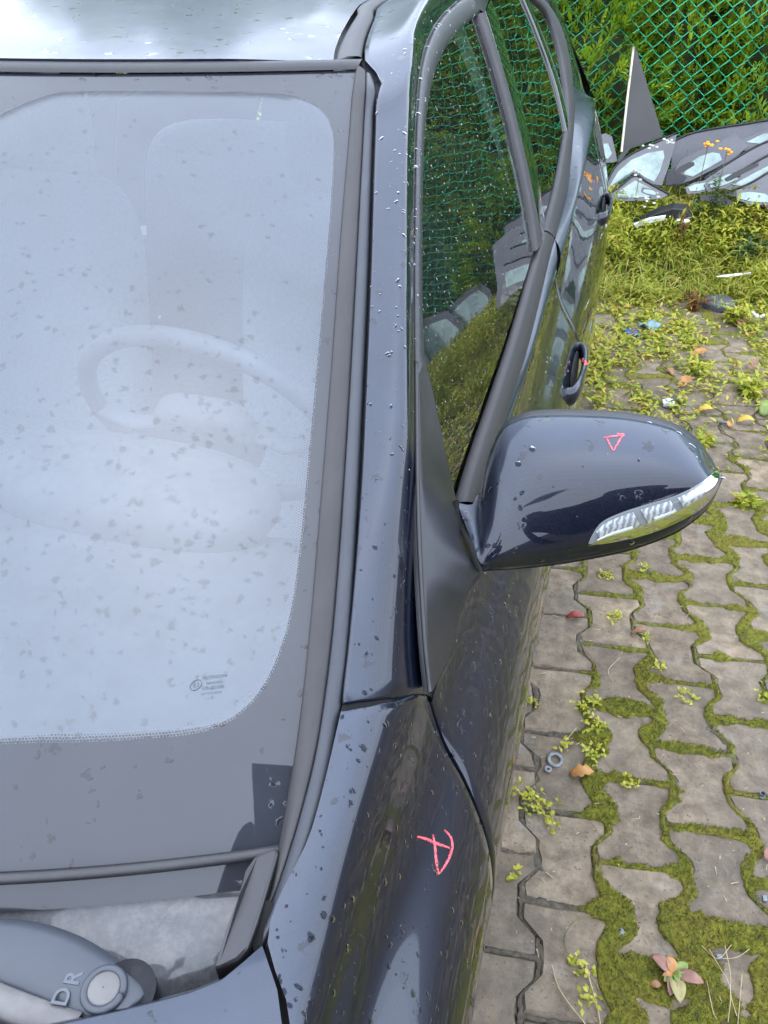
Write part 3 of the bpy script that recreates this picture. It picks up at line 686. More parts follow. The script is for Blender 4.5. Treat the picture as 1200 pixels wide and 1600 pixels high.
# rear door glass
rb_, rt_, rl_, rr_ = (T_pts(q)[:, 1:] for q in ([(853, 352), (868, 290), (880, 225), (886, 196)], [(766, -8), (780, -10), (800, -8), (818, -4)], [(853, 352), (849, 325), (834, 240), (812, 150), (790, 70), (766, -8)], [(886, 196), (872, 130), (848, 65), (818, -4)]))
P = on_T(coons(rb_, rt_, rl_, rr_), -.007)
grid('window_glass', P, M['side_glass'], rdoor); grid('window_glass', mir(P), M['side_glass'], rdoor_r, flip=True)
strip('window_divider', [(815, -6), (842, 60), (866, 128), (881, 190), (884, 205)], [(824, -4), (850, 60), (874, 128), (887, 180), (888, 196)], M['gloss_black'], rdoor, .003, -.003, mirror=rdoor_r)
qb_, qt_, ql_, qr_ = (T_pts(q)[:, 1:] for q in ([(887, 190), (888, 185)], [(822, -4), (838, 4), (856, 22)], [(887, 190), (873, 130), (850, 65), (822, -4)], [(888, 185), (883, 130), (872, 70), (856, 22)]))
grid('quarter_glass', on_T(coons(qb_, qt_, ql_, qr_, 12, 30), -.007), M['side_glass'], rdoor)
strip('rear_belt_moulding', [(851, 360), (871, 284), (882, 222), (887, 180), (883, 130), (872, 72), (854, 22), (830, -5)], [(867, 374), (885, 300), (893, 235), (897, 170), (892, 105), (880, 50), (862, 15), (842, -8)], M['rubber_brown'], rdoor, .004, -.002, mirror=rdoor_r)
# painted shoulder between the belt moulding and the door skin, and a dark closing strip inside
fa = resample(T_pts([(746, 786), (764, 728), (795, 636), (827, 535), (858, 408), (866, 372)], -.004), 50)
fb = side(np.linspace(fa[0, 1]-.03, YB, 50), np.full(50, S_D+.10))
grid('door_shoulder', np.stack([lerp(fa, fb, k)+np.array([.004, 0, .003])*(4*k*(1-k)) for k in np.linspace(-.05, 1, 9)], 1), M['paint'], fdoor)
for dd, ya, yb in ((fdoor, .50, YB), (rdoor, YB, YR)):
    yy = np.linspace(ya, yb, 40); top = side(yy, np.full(40, S_D+.12)); P = np.stack([top+np.array([-.006, 0, -.012]), top+np.array([-.03, 0, -.008]), top+np.array([-.06, 0, -.01]), top+np.array([-.07, 0, -.1])])
    grid('door_top', P, M['gap'], dd, flip=True)
P = np.stack([np.stack([X(tum(zz_, yy_))-.03, yy_+0*zz_, zz_], 1) for yy_ in (1.52, 1.62) for zz_ in [np.linspace(.95, 1.43, 12)]])
grid('inner_pillar_trim', P, M['interior_light'], car); grid('inner_pillar_trim', mir(P), M['interior_light'], car)
# rear pillar skin: from the window moulding out to the belt shoulder and the rear quarter
ea = resample(T_pts([(866, 373), (884, 302), (892, 237), (896, 172), (891, 106), (879, 50), (861, 14), (841, -8)], -.004), 60)
ya_ = np.linspace(1.56, 2.95, 30); eb_ = [side(np.array([v]), np.array([S_D+.10]))[0] for v in ya_]
eb_ += [at(922, 170, x=X(.748)), at(908, 128, x=X(.703)), at(892, 82, x=X(.657)), at(874, 32, x=X(.62)), at(858, -8, x=X(.60))]
eb = resample(np.array(eb_), 60)
P = np.stack([lerp(ea, eb, k)+np.array([.010, 0, .004])*(4*k*(1-k)) for k in np.linspace(0, 1, 12)], 1)
grid('rear_pillar', P, M['paint'], car); grid('rear_pillar', mir(P), M['paint'], car, flip=True)
lo = np.concatenate([ea[-6:], [np.array([X(.60), 2.9, 1.33]), np.array([X(.58), y_end, 1.33])]]); hi = np.array([A3[np.argmin(np.abs(A3[:, 1]-v))] for v in np.linspace(1.6, y_end, 12)])
fe = resample(T_pts([(757, 20), (768, -6), (790, -9), (820, -5), (841, -8)]), 20); hi1 = resample(hi[:8], 20)
grid('window_frame', np.stack([hi1, lerp(hi1, fe, .5)+np.array([.002, 0, 0]), fe], 1), M['black_plastic'], rdoor)
qe = eb[-12:]; 
P = np.stack([resample(np.concatenate([qe[:1], [side(np.array([3.2]), np.array([S_D+.1]))[0]], [side(np.array([3.45]), np.array([S_D+.1]))[0]]]), 14), resample(np.array([eb[-1], [X(.60), 3.0, 1.36], [X(.57), 3.30, 1.15]]), 14)], 1)
grid('rear_pillar', np.stack([lerp(P[:, 0], P[:, 1], k) for k in np.linspace(0, 1, 6)], 1), M['paint'], car); grid('rear_pillar', mir(np.stack([lerp(P[:, 0], P[:, 1], k) for k in np.linspace(0, 1, 6)], 1)), M['paint'], car)
# ---------------------------------------------------------------- door mirror
mtop = [((716, 786), .662), ((736, 788), .664), ((750, 776), .675), ((757, 742), .695), ((765, 706), .708), ((780, 677), .716), ((802, 659), .72), ((850, 649), .722), ((960, 652), .722), ((1040, 666), .720), ((1084, 689), .716), ((1108, 718), .710), ((1122, 742), .700)]
mbot = [((735, 846), .603), ((744, 874), .592), ((752, 890), .588), ((766, 890), .592), ((790, 889), .60), ((815, 887), .61), ((845, 884), .618), ((895, 877), .628), ((975, 861), .642), ((1045, 837), .655), ((1086, 812), .665), ((1112, 786), .675), ((1127, 754), .690)]
mt = np.array([at(*p, y=yv) for p, yv in mtop]); mb = np.array([at(*p, y=yv) for p, yv in mbot])
tq = np.linspace(0, len(mt)-1, 90); mtc, mbc = cr_spline(mt, tq), cr_spline(mb, tq)
av = np.linspace(0, 1, 90); bulge = (sstep(-.02, .42, av)*(1-sstep(.80, 1.04, av)*.92))[:, None]
Bz1 = mtc+np.array([0, -.074, .004])*bulge+np.array([0, -.006, .0])*(1-bulge); Bz2 = mbc+np.array([.0, -.022, .046])*bulge+np.array([0, -.004, .012])*(1-bulge)
rows = []
for q in np.linspace(0, 1, 40): rows.append((1-q)**3*mtc+3*(1-q)**2*q*Bz1+3*(1-q)*q*q*Bz2+q**3*mbc)
sh = np.stack(rows, 1)
sh = np.concatenate([(mtc+np.array([0, .004, -.008]))[:, None], sh, (mbc+np.array([0, .010, .004]))[:, None]], 1)
mirror_cover = grid('door_mirror_cover', sh, M['paint'], car)
tag(mirror_cover, 'glossy navy door mirror cover with turn lamp and crayon triangle')
# rear rim and glass
rim = np.concatenate([mtc[8:], mbc[8:][::-1]]); rimb = rim+np.array([0, .022, 0]); cr_ = rim.mean(0)
P = np.stack([rim+np.array([0, .001, -.0025]), rim+(cr_-rim)*.005+np.array([0, .014, 0]), rimb+(cr_-rim)*.05, rimb+(cr_-rim)*.10+np.array([0, -.006, 0])])
grid('mirror_rear_rim', P, M['black_plastic'], mirror_cover, wrap=True)
rp = rimb+(cr_-rim)*.09; P = np.stack([lerp(rp, rp.mean(0), k) for k in (0, .5, .98)]); P[..., 1] = P[..., 1]*.3+.7*P[..., 1].mean()+.004
grid('mirror_glass', P, M['chrome'], mirror_cover, wrap=True)
tube('gasket', np.array([at(714, 784, y=.662), at(716, 800, y=.65), at(722, 822, y=.63), at(735, 847, y=.602), at(745, 876, y=.59), at(752, 892, y=.586)])+np.array([-.001, 0, 0]), .0032, M['gap'], mirror_cover, 8, res=30)
from mathutils.bvhtree import BVHTree
def bvh_of(*objs):
    V, Fp = [], []
    for o in objs:
        b = len(V); V += [tuple(v.co) for v in o.data.vertices]; Fp += [tuple(i+b for i in p.vertices) for p in o.data.polygons]
    return BVHTree.FromPolygons(V, Fp)
def bhit(tree, px, py, off=0.):
    d = Vector(ray(px, py)).normalized(); loc, n, i, dist = tree.ray_cast(Vector(CC), d)
    if loc is None: return None
    if n.dot(d) > 0: n = -n
    return np.array(loc+n*off)
tm = bvh_of(mirror_cover)
lt = [(919, 850), (926, 834), (941, 815), (970, 801), (1010, 788), (1050, 776), (1085, 760), (1108, 744), (1118, 734)]
lb = [(919, 850), (935, 848), (960, 844), (1000, 835), (1040, 821), (1075, 804), (1098, 788), (1113, 770), (1122, 752)]
lt, lb = resample(np.array(lt, float), 40), resample(np.array(lb, float), 40)
def lens_grid(off, k0=0., k1=1., i0=0, i1=40, bul=0.):
    G = []
    for i in range(i0, i1):
        row = []
        for k in np.linspace(k0, k1, 9):
            p = lerp(lt[i], lb[i], k); h_ = bhit(tm, p[0], p[1], off+bul*math.sin(math.pi*(k-k0)/(k1-k0)))
            row.append(h_ if h_ is not None else (row[-1] if row else G[-1][len(row)]))
        G.append(row)
    return np.array(G)
def lamp_lens_mat():
    nt = NT('clear_lamp_lens'); tr = nt.n('ShaderNodeBsdfTransparent'); tr.inputs[0].default_value = (.94, .95, .95, 1)
    gl = nt.n('ShaderNodeBsdfGlossy'); gl.inputs['Roughness'].default_value = .03; fr = nt.n('ShaderNodeFresnel'); fr.inputs[0].default_value = 1.55
    return nt.done(nt.mixsh(fr.outputs[0], tr.outputs[0], gl.outputs[0]))
M['lamp_lens'] = lamp_lens_mat()
def reflector_mat():
    nt = NT('lamp_reflector'); co = nt.coord('Object'); v = nt.n('ShaderNodeTexWave', wave_type='BANDS'); nt.set(v, Scale=60., Distortion=4., Detail=2., Detail_Scale=3.); nt.l(co, v.inputs['Vector'])
    c = nt.ramp(v.outputs['Fac'], [(.25, (.36, .37, .38)), (.5, (.56, .58, .59)), (.8, (.74, .76, .77))])
    b = nt.pbsdf(Base_Color=c, Roughness=.28, Metallic=.55); nt.l(nt.bump(v.outputs['Fac'], .12, .001), b.inputs['Normal']); return nt.done(b.outputs[0])
M['reflector'] = reflector_mat()
M['lamp_rim'] = simple('grey_lamp_rim', (.20, .21, .21), .4)
grid('turn_lamp_housing', lens_grid(.0004), M['lamp_rim'], mirror_cover, flip=True)
for (i0, i1) in ((4, 17), (17, 27), (27, 37)):
    grid('turn_lamp_reflector', lens_grid(.0009, .12, .70, i0, i1-(1 if i1 < 37 else 0), .0012), M['reflector'], mirror_cover, flip=True)
M['white_seg'] = simple('white_lamp_segment', (.58, .60, .61), .3, .1, 200)
for (i0, i1, k0, k1) in ((3, 14, .58, .72), (19, 26, .5, .66), (28, 36, .2, .5)):
    grid('turn_lamp_bar', lens_grid(.0016, k0, k1, i0, i1, .0008), M['white_seg'], mirror_cover, flip=True)
grid('turn_lamp_lens', lens_grid(.0028, bul=.0012), M['lamp_lens'], mirror_cover, flip=True)
# ---------------------------------------------------------------- door handles
def handle(yc, zc, parent, flip=False):
    s0_ = side_s(np.array([X(.885), yc, zc])); ys = np.array([-.105, -.100, -.075, -.03, .02, .06, .088, .094])+yc; off = np.array([-.005, .006, .013, .017, .018, .015, .007, -.005])
    base = side(ys, np.full(len(ys), s0_)); pts = base+np.array([1, 0, .10])*off[:, None]
    pts = resample(pts, 40)
    a = np.linspace(0, 2*math.pi, 20); yy = yc+.080*np.cos(a); ss_ = s0_+.24*np.sin(a)
    cup = np.stack([side(yc+(yy-yc)*k, s0_+(ss_-s0_)*k, .0012-.0*(1-k)) for k in (1, .6, .05)]); grid('recess_shade', cup, M['gap'], parent, wrap=True)  # near-black ellipse laid on the skin, painting the shade of a hand cup
    h_ = tube('door_handle', pts, [.015, .016, .0145, .012, .0115, .012, .0135, .013], M['paint'], parent, 14, squash=(.55, 1.3))
    return h_
h1 = handle(1.44, .852, fdoor); h2 = handle(2.44, .905, rdoor)
# ---------------------------------------------------------------- interior
P = []
ul = np.linspace(-.70, .70, 41)
for dy, z in ((.0, .935), (.10, .958), (.25, .975), (.36, .978), (.42, .965), (.45, .92), (.46, .8), (.42, .5)):
    P.append(np.stack([X(ul*.97), ws_yb(ul)+.04+dy*(1-.15*(ul/.7)**2), z+.012*np.cos(ul*4)-.0*ul], 1))
dash = grid('dashboard', np.stack(P), M['interior'], car, flip=True)
def blob(name, c, r, mat, parent, n=24, m=16, e=.55, rotx=0.):
    th = np.linspace(-math.pi/2, math.pi/2, m)[:, None]; ph = np.linspace(0, 2*math.pi, n, endpoint=False)[None, :]
    sg = lambda v, p: np.sign(v)*np.abs(v)**p
    x = r[0]*sg(np.cos(th), e)*sg(np.cos(ph), e); y = r[1]*sg(np.cos(th), e)*sg(np.sin(ph), e); z = r[2]*sg(np.sin(th), e)+0*ph
    y, z = y*math.cos(rotx)-z*math.sin(rotx), y*math.sin(rotx)+z*math.cos(rotx)
    return grid(name, np.stack([x+c[0], y+c[1], z+c[2]], -1), mat, parent, wrap=True, flip=False)
blob('instrument_hood', (X(.38), .66, .985), (.19, .085, .05), M['interior'], dash, e=.75)
sw = empty('steering_wheel'); sw.parent = car; sw.matrix_parent_inverse = Matrix.Translation(-Vector(car.location))
cw = np.array([X(.385), .865, .965]); e2 = np.array([0, -.42, .907]); e1 = np.array([1., 0, 0])
a = np.linspace(0, 2*math.pi, 49); tube('rim', [cw+.187*(e1*math.cos(k)+e2*math.sin(k)) for k in a], .0135, M['interior'], sw, 12)
blob('airbag_cover', cw+np.array([0, -.01, -.01]), (.075, .03, .07), M['interior'], sw, rotx=.43)
for k in (0, math.pi, -math.pi/2): tube('spoke', [cw+.05*(e1*math.cos(k)+e2*math.sin(k)), cw+.12*(e1*math.cos(k)+e2*math.sin(k))-np.array([0, .01, .01]), cw+.18*(e1*math.cos(k)+e2*math.sin(k))], .014, M['interior'], sw, 8, squash=(1.4, .6))
for su in (.37, -.37):
    st = blob('seat_backrest', (X(su), 1.50, .80), (.235, .075, .33), M['seat'], car, rotx=-.25, e=.5)
    blob('seat_base', (X(su), 1.18, .50), (.24, .27, .09), M['seat'], st, e=.5); blob('headrest', (X(su), 1.58, 1.20), (.135, .05, .085), M['seat'], st, e=.5, rotx=-.15)
blob('rear_bench', (X(0), 2.35, .75), (.60, .10, .34), M['seat'], car, e=.35, rotx=-.3)
P = np.stack([roof(np.linspace(-.56, .56, 31), yy+0*np.linspace(0, 1, 31), -.03) for yy in np.linspace(1.02, 3.0, 20)]); grid('headliner', P, M['interior_light'], car)
fl = np.array([[X(-.85), -.7, .2], [X(.85), -.7, .2], [X(.85), 3.4, .2], [X(-.85), 3.4, .2]]); link('floor_pan', mesh_np('floor_pan', fl, np.array([[0, 1, 2, 3]])), M['interior'], car, False)
fl = np.array([[X(-.70), .29, .90], [X(.70), .29, .90], [X(.70), .25, .2], [X(-.70), .25, .2]]); link('bulkhead', mesh_np('bulkhead', fl, np.array([[0, 1, 2, 3]])), M['interior'], car, False)
# inner mirror on the screen
blob('interior_mirror', ws(np.array([0.]), np.array([.86]))[0]+np.array([0, .06, -.07]), (.12, .022, .036), M['interior'], car, e=.6)
# ---------------------------------------------------------------- tail, nose, wheels
ul = np.linspace(-1, 1, 31)
rows = []
for y_, z_, w_ in ((y_end, None, .565), (3.18, 1.33, .58), (3.33, 1.10, .62), (3.46, .98, .66), (3.50, .86, .70), (3.52, .60, .72), (3.46, .25, .70)):
    if z_ is None: rows.append(roof(ul*w_, y_+0*ul))
    else: rows.append(np.stack([X(ul*w_), y_+.06*(1-ul**2), z_+.02*(1-ul**2)], 1))
rows[0][:, 2] -= .002
grid('tailgate', np.stack(rows), M['paint'], car, flip=True)
rows = [np.stack([X(ul*w_), y_-.10*(1-ul**2), z_+dz*(1-ul**2)], 1) for y_, z_, w_, dz in ((-.80, .80, .56, .05), (-.86, .74, .62, .02), (-.90, .60, .70, 0), (-.90, .40, .74, 0), (-.84, .22, .72, 0))]
grid('front_bumper', np.stack(rows), M['paint'], car)
M['tyre'] = simple('tyre_rubber', (.02, .02, .02), .85); M['alloy'] = simple('alloy', (.45, .46, .47), .35, metal=.8)
for yc in (AX_F, AX_R):
    for sx in (1, -1):
        x0 = X(.78*sx); prof = [(-.095, .21), (-.10, .27), (-.085, .305), (0, .315), (.085, .305), (.10, .27), (.095, .21)]
        a = np.linspace(0, 2*math.pi, 40, endpoint=False)
        P = np.stack([np.stack([x0+dx+0*a, yc+r_*np.cos(a), .313+r_*np.sin(a)], 1) for dx, r_ in prof]); ty = grid('tyre', P, M['tyre'], car, wrap=True)
        P = np.stack([np.stack([x0+dx*sx+0*a, yc+r_*np.cos(a), .313+r_*np.sin(a)], 1) for dx, r_ in ((.094, .212), (.07, .195), (.03, .18), (.02, .01))]); grid('wheel_disc', P, M['alloy'], ty, wrap=True)
        for k in range(5):
            an = k*2*math.pi/5; tube('wheel_spoke', [(x0+.07*sx, yc+.03*math.cos(an), .313+.03*math.sin(an)), (x0+.075*sx, yc+.195*math.cos(an), .313+.195*math.sin(an))], .028, M['alloy'], ty, 6, squash=(1, .5))
# ---------------------------------------------------------------- red crayon marks
def crayon(tree, strokes, parent, r=.0016):
    for st in strokes:
        pts = [bhit(tree, p[0], p[1], .0004) for p in resample(np.array(st, float), 16)]
        pts = [p for p in pts if p is not None]
        if len(pts) > 3: tube('crayon_mark', pts, [r*.6, r, r, r*.5], M['crayon'], parent, 6, squash=(1, .35), up=tuple(np.array([.3, -.3, .9])))
crayon(tm, [[(943, 684), (958, 682), (974, 680)], [(948, 685), (953, 695), (958, 704)], [(972, 682), (966, 692), (959, 704)], [(964, 678), (975, 679), (970, 684)]], mirror_cover, .0011)
tf = bvh_of(fender)
crayon(tf, [[(651, 1307), (665, 1311), (682, 1318), (702, 1325)], [(676, 1304), (679, 1325), (681, 1348), (685, 1366)], [(694, 1297), (703, 1307), (706, 1322), (701, 1340), (693, 1355), (685, 1366)]], fender, .0016)
th_ = bvh_of(h1); crayon(th_, [[(907, 563), (912, 560), (909, 567)], [(909, 567), (915, 564), (913, 571)], [(913, 571), (919, 567)]], fdoor, .0022)
# ================================================================ GROUND, PAVING, MOSS
def attr_float(me, name, vals, domain='POINT'):
    a = me.attributes.new(name, 'FLOAT', domain); a.data.foreach_set('value', np.asarray(vals, np.float32))
def soil_mat():
    nt = NT('dark_soil'); co = nt.coord('Object'); n1 = nt.noise(9, 8, .65, co)
    c = nt.ramp(n1, [(.3, (.03, .024, .017)), (.55, (.075, .06, .042)), (.75, (.12, .10, .07))])
    b = nt.pbsdf(Base_Color=c, Roughness=.95); nt.l(nt.bump(nt.noise(60, 6, .7, co), .6, .01), b.inputs['Normal']); return nt.done(b.outputs[0])
M['soil'] = soil_mat()
g = np.linspace(-1, 1, 61); gx = np.sign(g)*np.abs(g)**2.2*90
GX, GY = np.meshgrid(gx, gx+2); GZ = np.full_like(GX, -.045)
PHI = math.radians(7.7); pw = np.array([math.cos(PHI), math.sin(PHI)]); pv = np.array([-math.sin(PHI), math.cos(PHI)])
P0 = at(1060, 1067, z=0)[:2]
PIT, ROW, JG = .152, .2075, .0045
tag(link('ground', mesh_np('ground', np.stack([GX, GY, GZ], -1).reshape(-1, 3), grid_faces(61, 61)), M['soil']), kind='structure')
# verge that rises to the fence
bx = np.linspace(-3, 7, 120); by = np.linspace(3.9, 9, 90); BX, BY = np.meshgrid(bx, by)
def verge_z(x, y):
    e = (y-.22*x)                                              # edge runs with the fence
    return -.055+.30*sstep(4.05, 4.95, e)+.05*sstep(4.9, 7, e)+(fbm(x*3, y*3, 5)-.5)*.10*sstep(4.0, 4.5, e)
tag(link('verge_soil', mesh_np('verge_soil', np.stack([BX, BY, verge_z(BX, BY)], -1).reshape(-1, 3), grid_faces(90, 120)), M['soil']), kind='structure')
def paver_mat():
    nt = NT('concrete_paver'); co = nt.coord('Object'); oi = nt.n('ShaderNodeObjectInfo')
    geo = nt.n('ShaderNodeNewGeometry'); wp = geo.outputs['Position']
    att = nt.n('ShaderNodeAttribute', attribute_name='rnd'); rnd = nt.math('ADD', oi.outputs['Random'], att.outputs['Fac'])
    rnd = nt.math('FRACT', rnd)
    big = nt.noise(2.3, 4, .6, wp); fine = nt.noise(190, 4, .75, wp); mid = nt.noise(23, 6, .65, wp)
    c = nt.ramp(mid, [(.28, (.082, .063, .043)), (.5, (.182, .148, .106)), (.72, (.288, .238, .176))])
    tone = nt.ramp(rnd, [(0, (.70, .66, .60)), (.35, (.92, .86, .80)), (.7, (1.0, .95, .88)), (1, (1.22, 1.14, 1.02))])
    c = nt.mix(1., c, tone, 'MULTIPLY')
    c = nt.mix(nt.ramp(big, [(.42, 0), (.62, .45)]), c, (.085, .075, .052))                     # damp, algae-stained zones
    c = nt.mix(nt.ramp(nt.noise(8, 5, .7, wp), [(.56, 0), (.70, .6)]), c, (.235, .215, .185))   # pale scuffs
    c = nt.mix(nt.ramp(fine, [(.62, 0), (.70, .45)]), c, (.36, .31, .24))                     # light grit
    c = nt.mix(nt.ramp(nt.noise(130, 3, .7, wp), [(.32, .85), (.40, 0)]), c, (.05, .042, .033))   # dark pores
    c = nt.mix(nt.ramp(nt.noise(3.7, 6, .75, wp), [(.50, 0), (.60, .5)]), c, (.075, .060, .042))   # earthy stains
    b = nt.pbsdf(Base_Color=c, Roughness=nt.ramp(big, [(.3, .95), (.7, .68)]))
    nt.l(nt.bump(fine, .5, .0016, nt.bump(mid, .6, .004)), b.inputs['Normal']); return nt.done(b.outputs[0])
M['paver'] = paver_mat()
def half_w(s):
    s = np.abs(s); return (.0575+.0185*(sstep(.036, .068, s)*2-0))                               # waist .0575 .. end .0945
WW, WE = PIT/2-.0165, PIT/2+.0165
def half_w(s): s = np.abs(s); return WW+(WE-WW)*np.clip((s-.034)/(.0358), 0, 1)
HL = ROW/2
def paver_mesh(seed):
    r = np.random.default_rng(seed)
    ks = [(-HL), -.0698, -.034, .034, .0698, HL]
    right = [(half_w(k)-JG/2, np.sign(k)*(abs(k)-(JG/2 if abs(k) == HL else 0))) for k in ks]
    out = right+[(-a, b) for a, b in right[::-1]]
    # more points along the outline, then wear the arris unevenly
    o2 = []
    for i in range(len(out)):
        a, b = np.array(out[i]), np.array(out[(i+1) % len(out)]); o2.append(a)
        if np.linalg.norm(b-a) > .06: o2 += [lerp(a, b, .33), lerp(a, b, .67)]
    o2 = np.array(o2); n = len(o2); nrm = o2/np.linalg.norm(o2, axis=1)[:, None]
    jit = r.normal(-.0008, .0017, n)[:, None]*nrm; ins = (.0035+r.random(n)**2.5*.010)[:, None]
    V = np.concatenate([np.c_[o2+jit, np.full(n, -.05)], np.c_[o2+jit, np.full(n, -.006)-r.random(n)*.003], np.c_[o2+jit-nrm*ins, r.normal(0, .0004, n)], np.c_[o2*.55, r.normal(.0005, .0004, n)], [[0, 0, .0005]]])
    F = [grid_faces(4, n, True, True)[:3*n], np.array([[3*n+(k+1) % n, 3*n+k, 4*n] for k in range(n)])[:, ::-1]]
    return V, F
PV = [paver_mesh(k) for k in range(6)]
PM = []
for k, (V, F) in enumerate(PV):
    me = mesh_np('paver', V, F); me.materials.append(M['paver']); bmx = bmesh.new(); bmx.from_mesh(me); bmesh.ops.recalc_face_normals(bmx, faces=bmx.faces); bmx.to_mesh(me); bmx.free()
    me.polygons.foreach_set('use_smooth', np.zeros(len(me.polygons), bool)); PM.append(me)
pav = empty('block_paving', (float(P0[0]), float(P0[1]), 0), PHI); tag(pav, kind='structure')
sil_y = [300, 330, 450, 600, 890, 1000, 1200, 1400, 1500, 1600]; sil_x = [950, 950, 945, 925, 860, 848, 812, 778, 770, 764]
inst, rest = [], []
for i in range(-16, 24):
    for j in range(-18, 24):
        b = (j+.5+(.5 if i % 2 else 0))*ROW; a = i*PIT
        w_ = P0+pw*a+pv*b
        if (w_[1]-.22*w_[0]) > 4.75: continue
        q = pj((w_[0], w_[1], 0))
        vis = q[2] > .3 and -40 < q[0] < 1260 and 300 < q[1] < 1680 and q[0] > np.interp(q[1], sil_y, sil_x)-50 and not (q[1] < 420)
        (inst if vis else rest).append((a, b, i, j, q[2]))
inst.sort(key=lambda t: t[4]); rest += inst[300:]; inst = inst[:300]
print('pavers', len(inst), len(rest))
rp_ = random.Random(3)
def p_tilt(a, b): return (fbm(np.array([a*4+9]), np.array([b*4]), 3)[0]-.5)*.010
for a, b, i, j, d_ in inst:
    o = bpy.data.objects.new('paver', PM[rp_.randrange(6)]); COL.objects.link(o); o.parent = pav
    o.location = (a+rp_.gauss(0, .0008), b+rp_.gauss(0, .0010), p_tilt(a, b)); o.rotation_euler = (rp_.gauss(0, .008), rp_.gauss(0, .010), rp_.gauss(0, .008)+(math.pi if rp_.random() < .5 else 0))
VV, FF4, FF3, RR = [], [], [], []; nb = 0
for a, b, i, j, d_ in rest:
    V, F = PV[rp_.randrange(6)]; VV.append(V+np.array([a, b, p_tilt(a, b)])); FF4.append(F[0]+nb); FF3.append(F[1]+nb); RR.append(np.full(len(V), rp_.random())); nb += len(V)
me = mesh_np('paver_field', np.concatenate(VV), [np.concatenate(FF4), np.concatenate(FF3)]); attr_float(me, 'rnd', np.concatenate(RR))
fo = link('paver_field', me, M['paver'], pav, False); tag(fo, kind='stuff')
# ---- moss and soil in the joints
def ab(x, y):
    d = np.stack([x-P0[0], y-P0[1]], -1); return d@pw, d@pv
def dist_in(x, y):
    a, b = ab(x, y); best = np.full(a.shape, -1.)
    i0 = np.round(a/PIT)
    for di in (-1, 0, 1):
        i = i0+di; sh = np.where(np.mod(i, 2) == 1, .5, 0)*ROW; bb = np.mod(b-sh, ROW)-ROW/2
        best = np.maximum(best, np.minimum(half_w(bb)-np.abs(a-i*PIT), HL-np.abs(bb)))
    return best
def moss_cov(x, y):
    n = fbm(x*3.2+3, y*3.2, 21, 3)*.55+fbm(x*13, y*13, 22, 3)*.45
    c = np.clip((n-.22)*2.1, 0, 1.25)
    d = ab(x, y)[0]                                                          # nothing grows in the joints right beside the car
    lat = sstep(-.31, -.235, d+.05*(fbm(x*5, y*5, 8)-.5)); c = c*(.08+1.05*lat)
    near = (1-sstep(.55, 1.05, y))*sstep(.22, .40, x)
    c = c+near*(.55+.9*(fbm(x*7+1, y*7, 33, 3)-.35))*lat
    c = c+sstep(2.2, 3.6, y)*.35*(fbm(x*4, y*4, 41)-.25)*1.6
    return np.clip(c, 0, 1.6)
def moss_sheet(x0, x1, y0, y1, step):
    nx, ny = int((x1-x0)/step), int((y1-y0)/step); XX, YY = np.meshgrid(np.linspace(x0, x1, nx), np.linspace(y0, y1, ny))
    di = dist_in(XX, YY); cv = moss_cov(XX, YY)
    e = -.003+.0185*cv**1.3+.030*np.clip(cv-.7, 0, 1)+.016*(fbm(XX*48, YY*48, 77, 3)-.5)*np.clip(cv+.3, 0, 1)
    m = sstep(-.004, .006, e-di)*sstep(.10, .30, cv)
    a_, b_ = ab(XX, YY); til = (fbm(a_*4+9, b_*4, 3)-.5)*.010
    bump = fbm(XX*55, YY*55, 55, 3)*.0035+fbm(XX*190, YY*190, 56, 2)*.005
    z = np.where(di < .006+.012*np.clip(fbm(XX*14, YY*14, 71, 3)-.55, 0, 1)*4, -.0045+.006*fbm(XX*90, YY*90, 61, 2), -.03)
    z = lerp(z, -.0005+bump+.002*np.clip(cv-.5, 0, 1), m)+til
    return XX, YY, z, m, nx, ny
M['moss'] = None
def moss_mat():
    nt = NT('moss_and_joint_dirt'); co = nt.coord('Object'); at_ = nt.n('ShaderNodeAttribute', attribute_name='moss').outputs['Fac']
    n1 = nt.noise(62, 7, .75, co); n2 = nt.noise(6, 3, .6, co)
    mc = nt.ramp(n1, [(.3, (.030, .036, .003)), (.47, (.105, .110, .006)), (.60, (.17, .165, .010)), (.78, (.27, .235, .02))])
    mc = nt.mix(nt.ramp(n2, [(.5, 0), (.68, .55)]), mc, (.17, .125, .02))
    so = nt.ramp(nt.noise(120, 5, .7, co), [(.3, (.045, .037, .026)), (.7, (.13, .108, .078))])
    c = nt.mix(at_, so, mc); b = nt.pbsdf(Base_Color=c, Roughness=.95)
    nt.l(nt.bump(nt.noise(420, 4, .75, co), .8, .004), b.inputs['Normal']); return nt.done(b.outputs[0])
M['moss'] = moss_mat()
fz = []
for k, (x0, x1, y0, y1, st) in enumerate(((-.02, 1.02, .28, 1.55, .0036), (-.03, 1.7, 1.55, 3.0, .006), (-.05, 2.8, 3.0, 4.5, .011), (-.02, 2.0, -.9, .28, .010), (1.02, 2.4, .28, 1.55, .010))):
    XX, YY, z, m, nx, ny = moss_sheet(x0, x1, y0, y1, st)
    me = mesh_np('moss', np.stack([XX, YY, z], -1).reshape(-1, 3), grid_faces(ny, nx)); attr_float(me, 'moss', m.ravel())
    tag(link('moss', me, M['moss']), ('bright green moss filling joints of the nearest paving by the bonnet', 'olive moss in the paving joints beside the door mirror', 'moss in the far paving joints before the weeds', 'moss in the paving joints in front of the view', 'moss in the paving joints beyond the right edge')[k], 'moss', kind='stuff')
    if k < 2:
        id_ = np.where(m.ravel() > .55)[0]; n_ = (52000, 26000)[k]; id_ = RNG.choice(id_, n_); fz.append(np.stack([XX.ravel()[id_], YY.ravel()[id_], z.ravel()[id_]], 1)+np.c_[RNG.normal(0, st*.4, (n_, 2)), np.zeros(n_)])
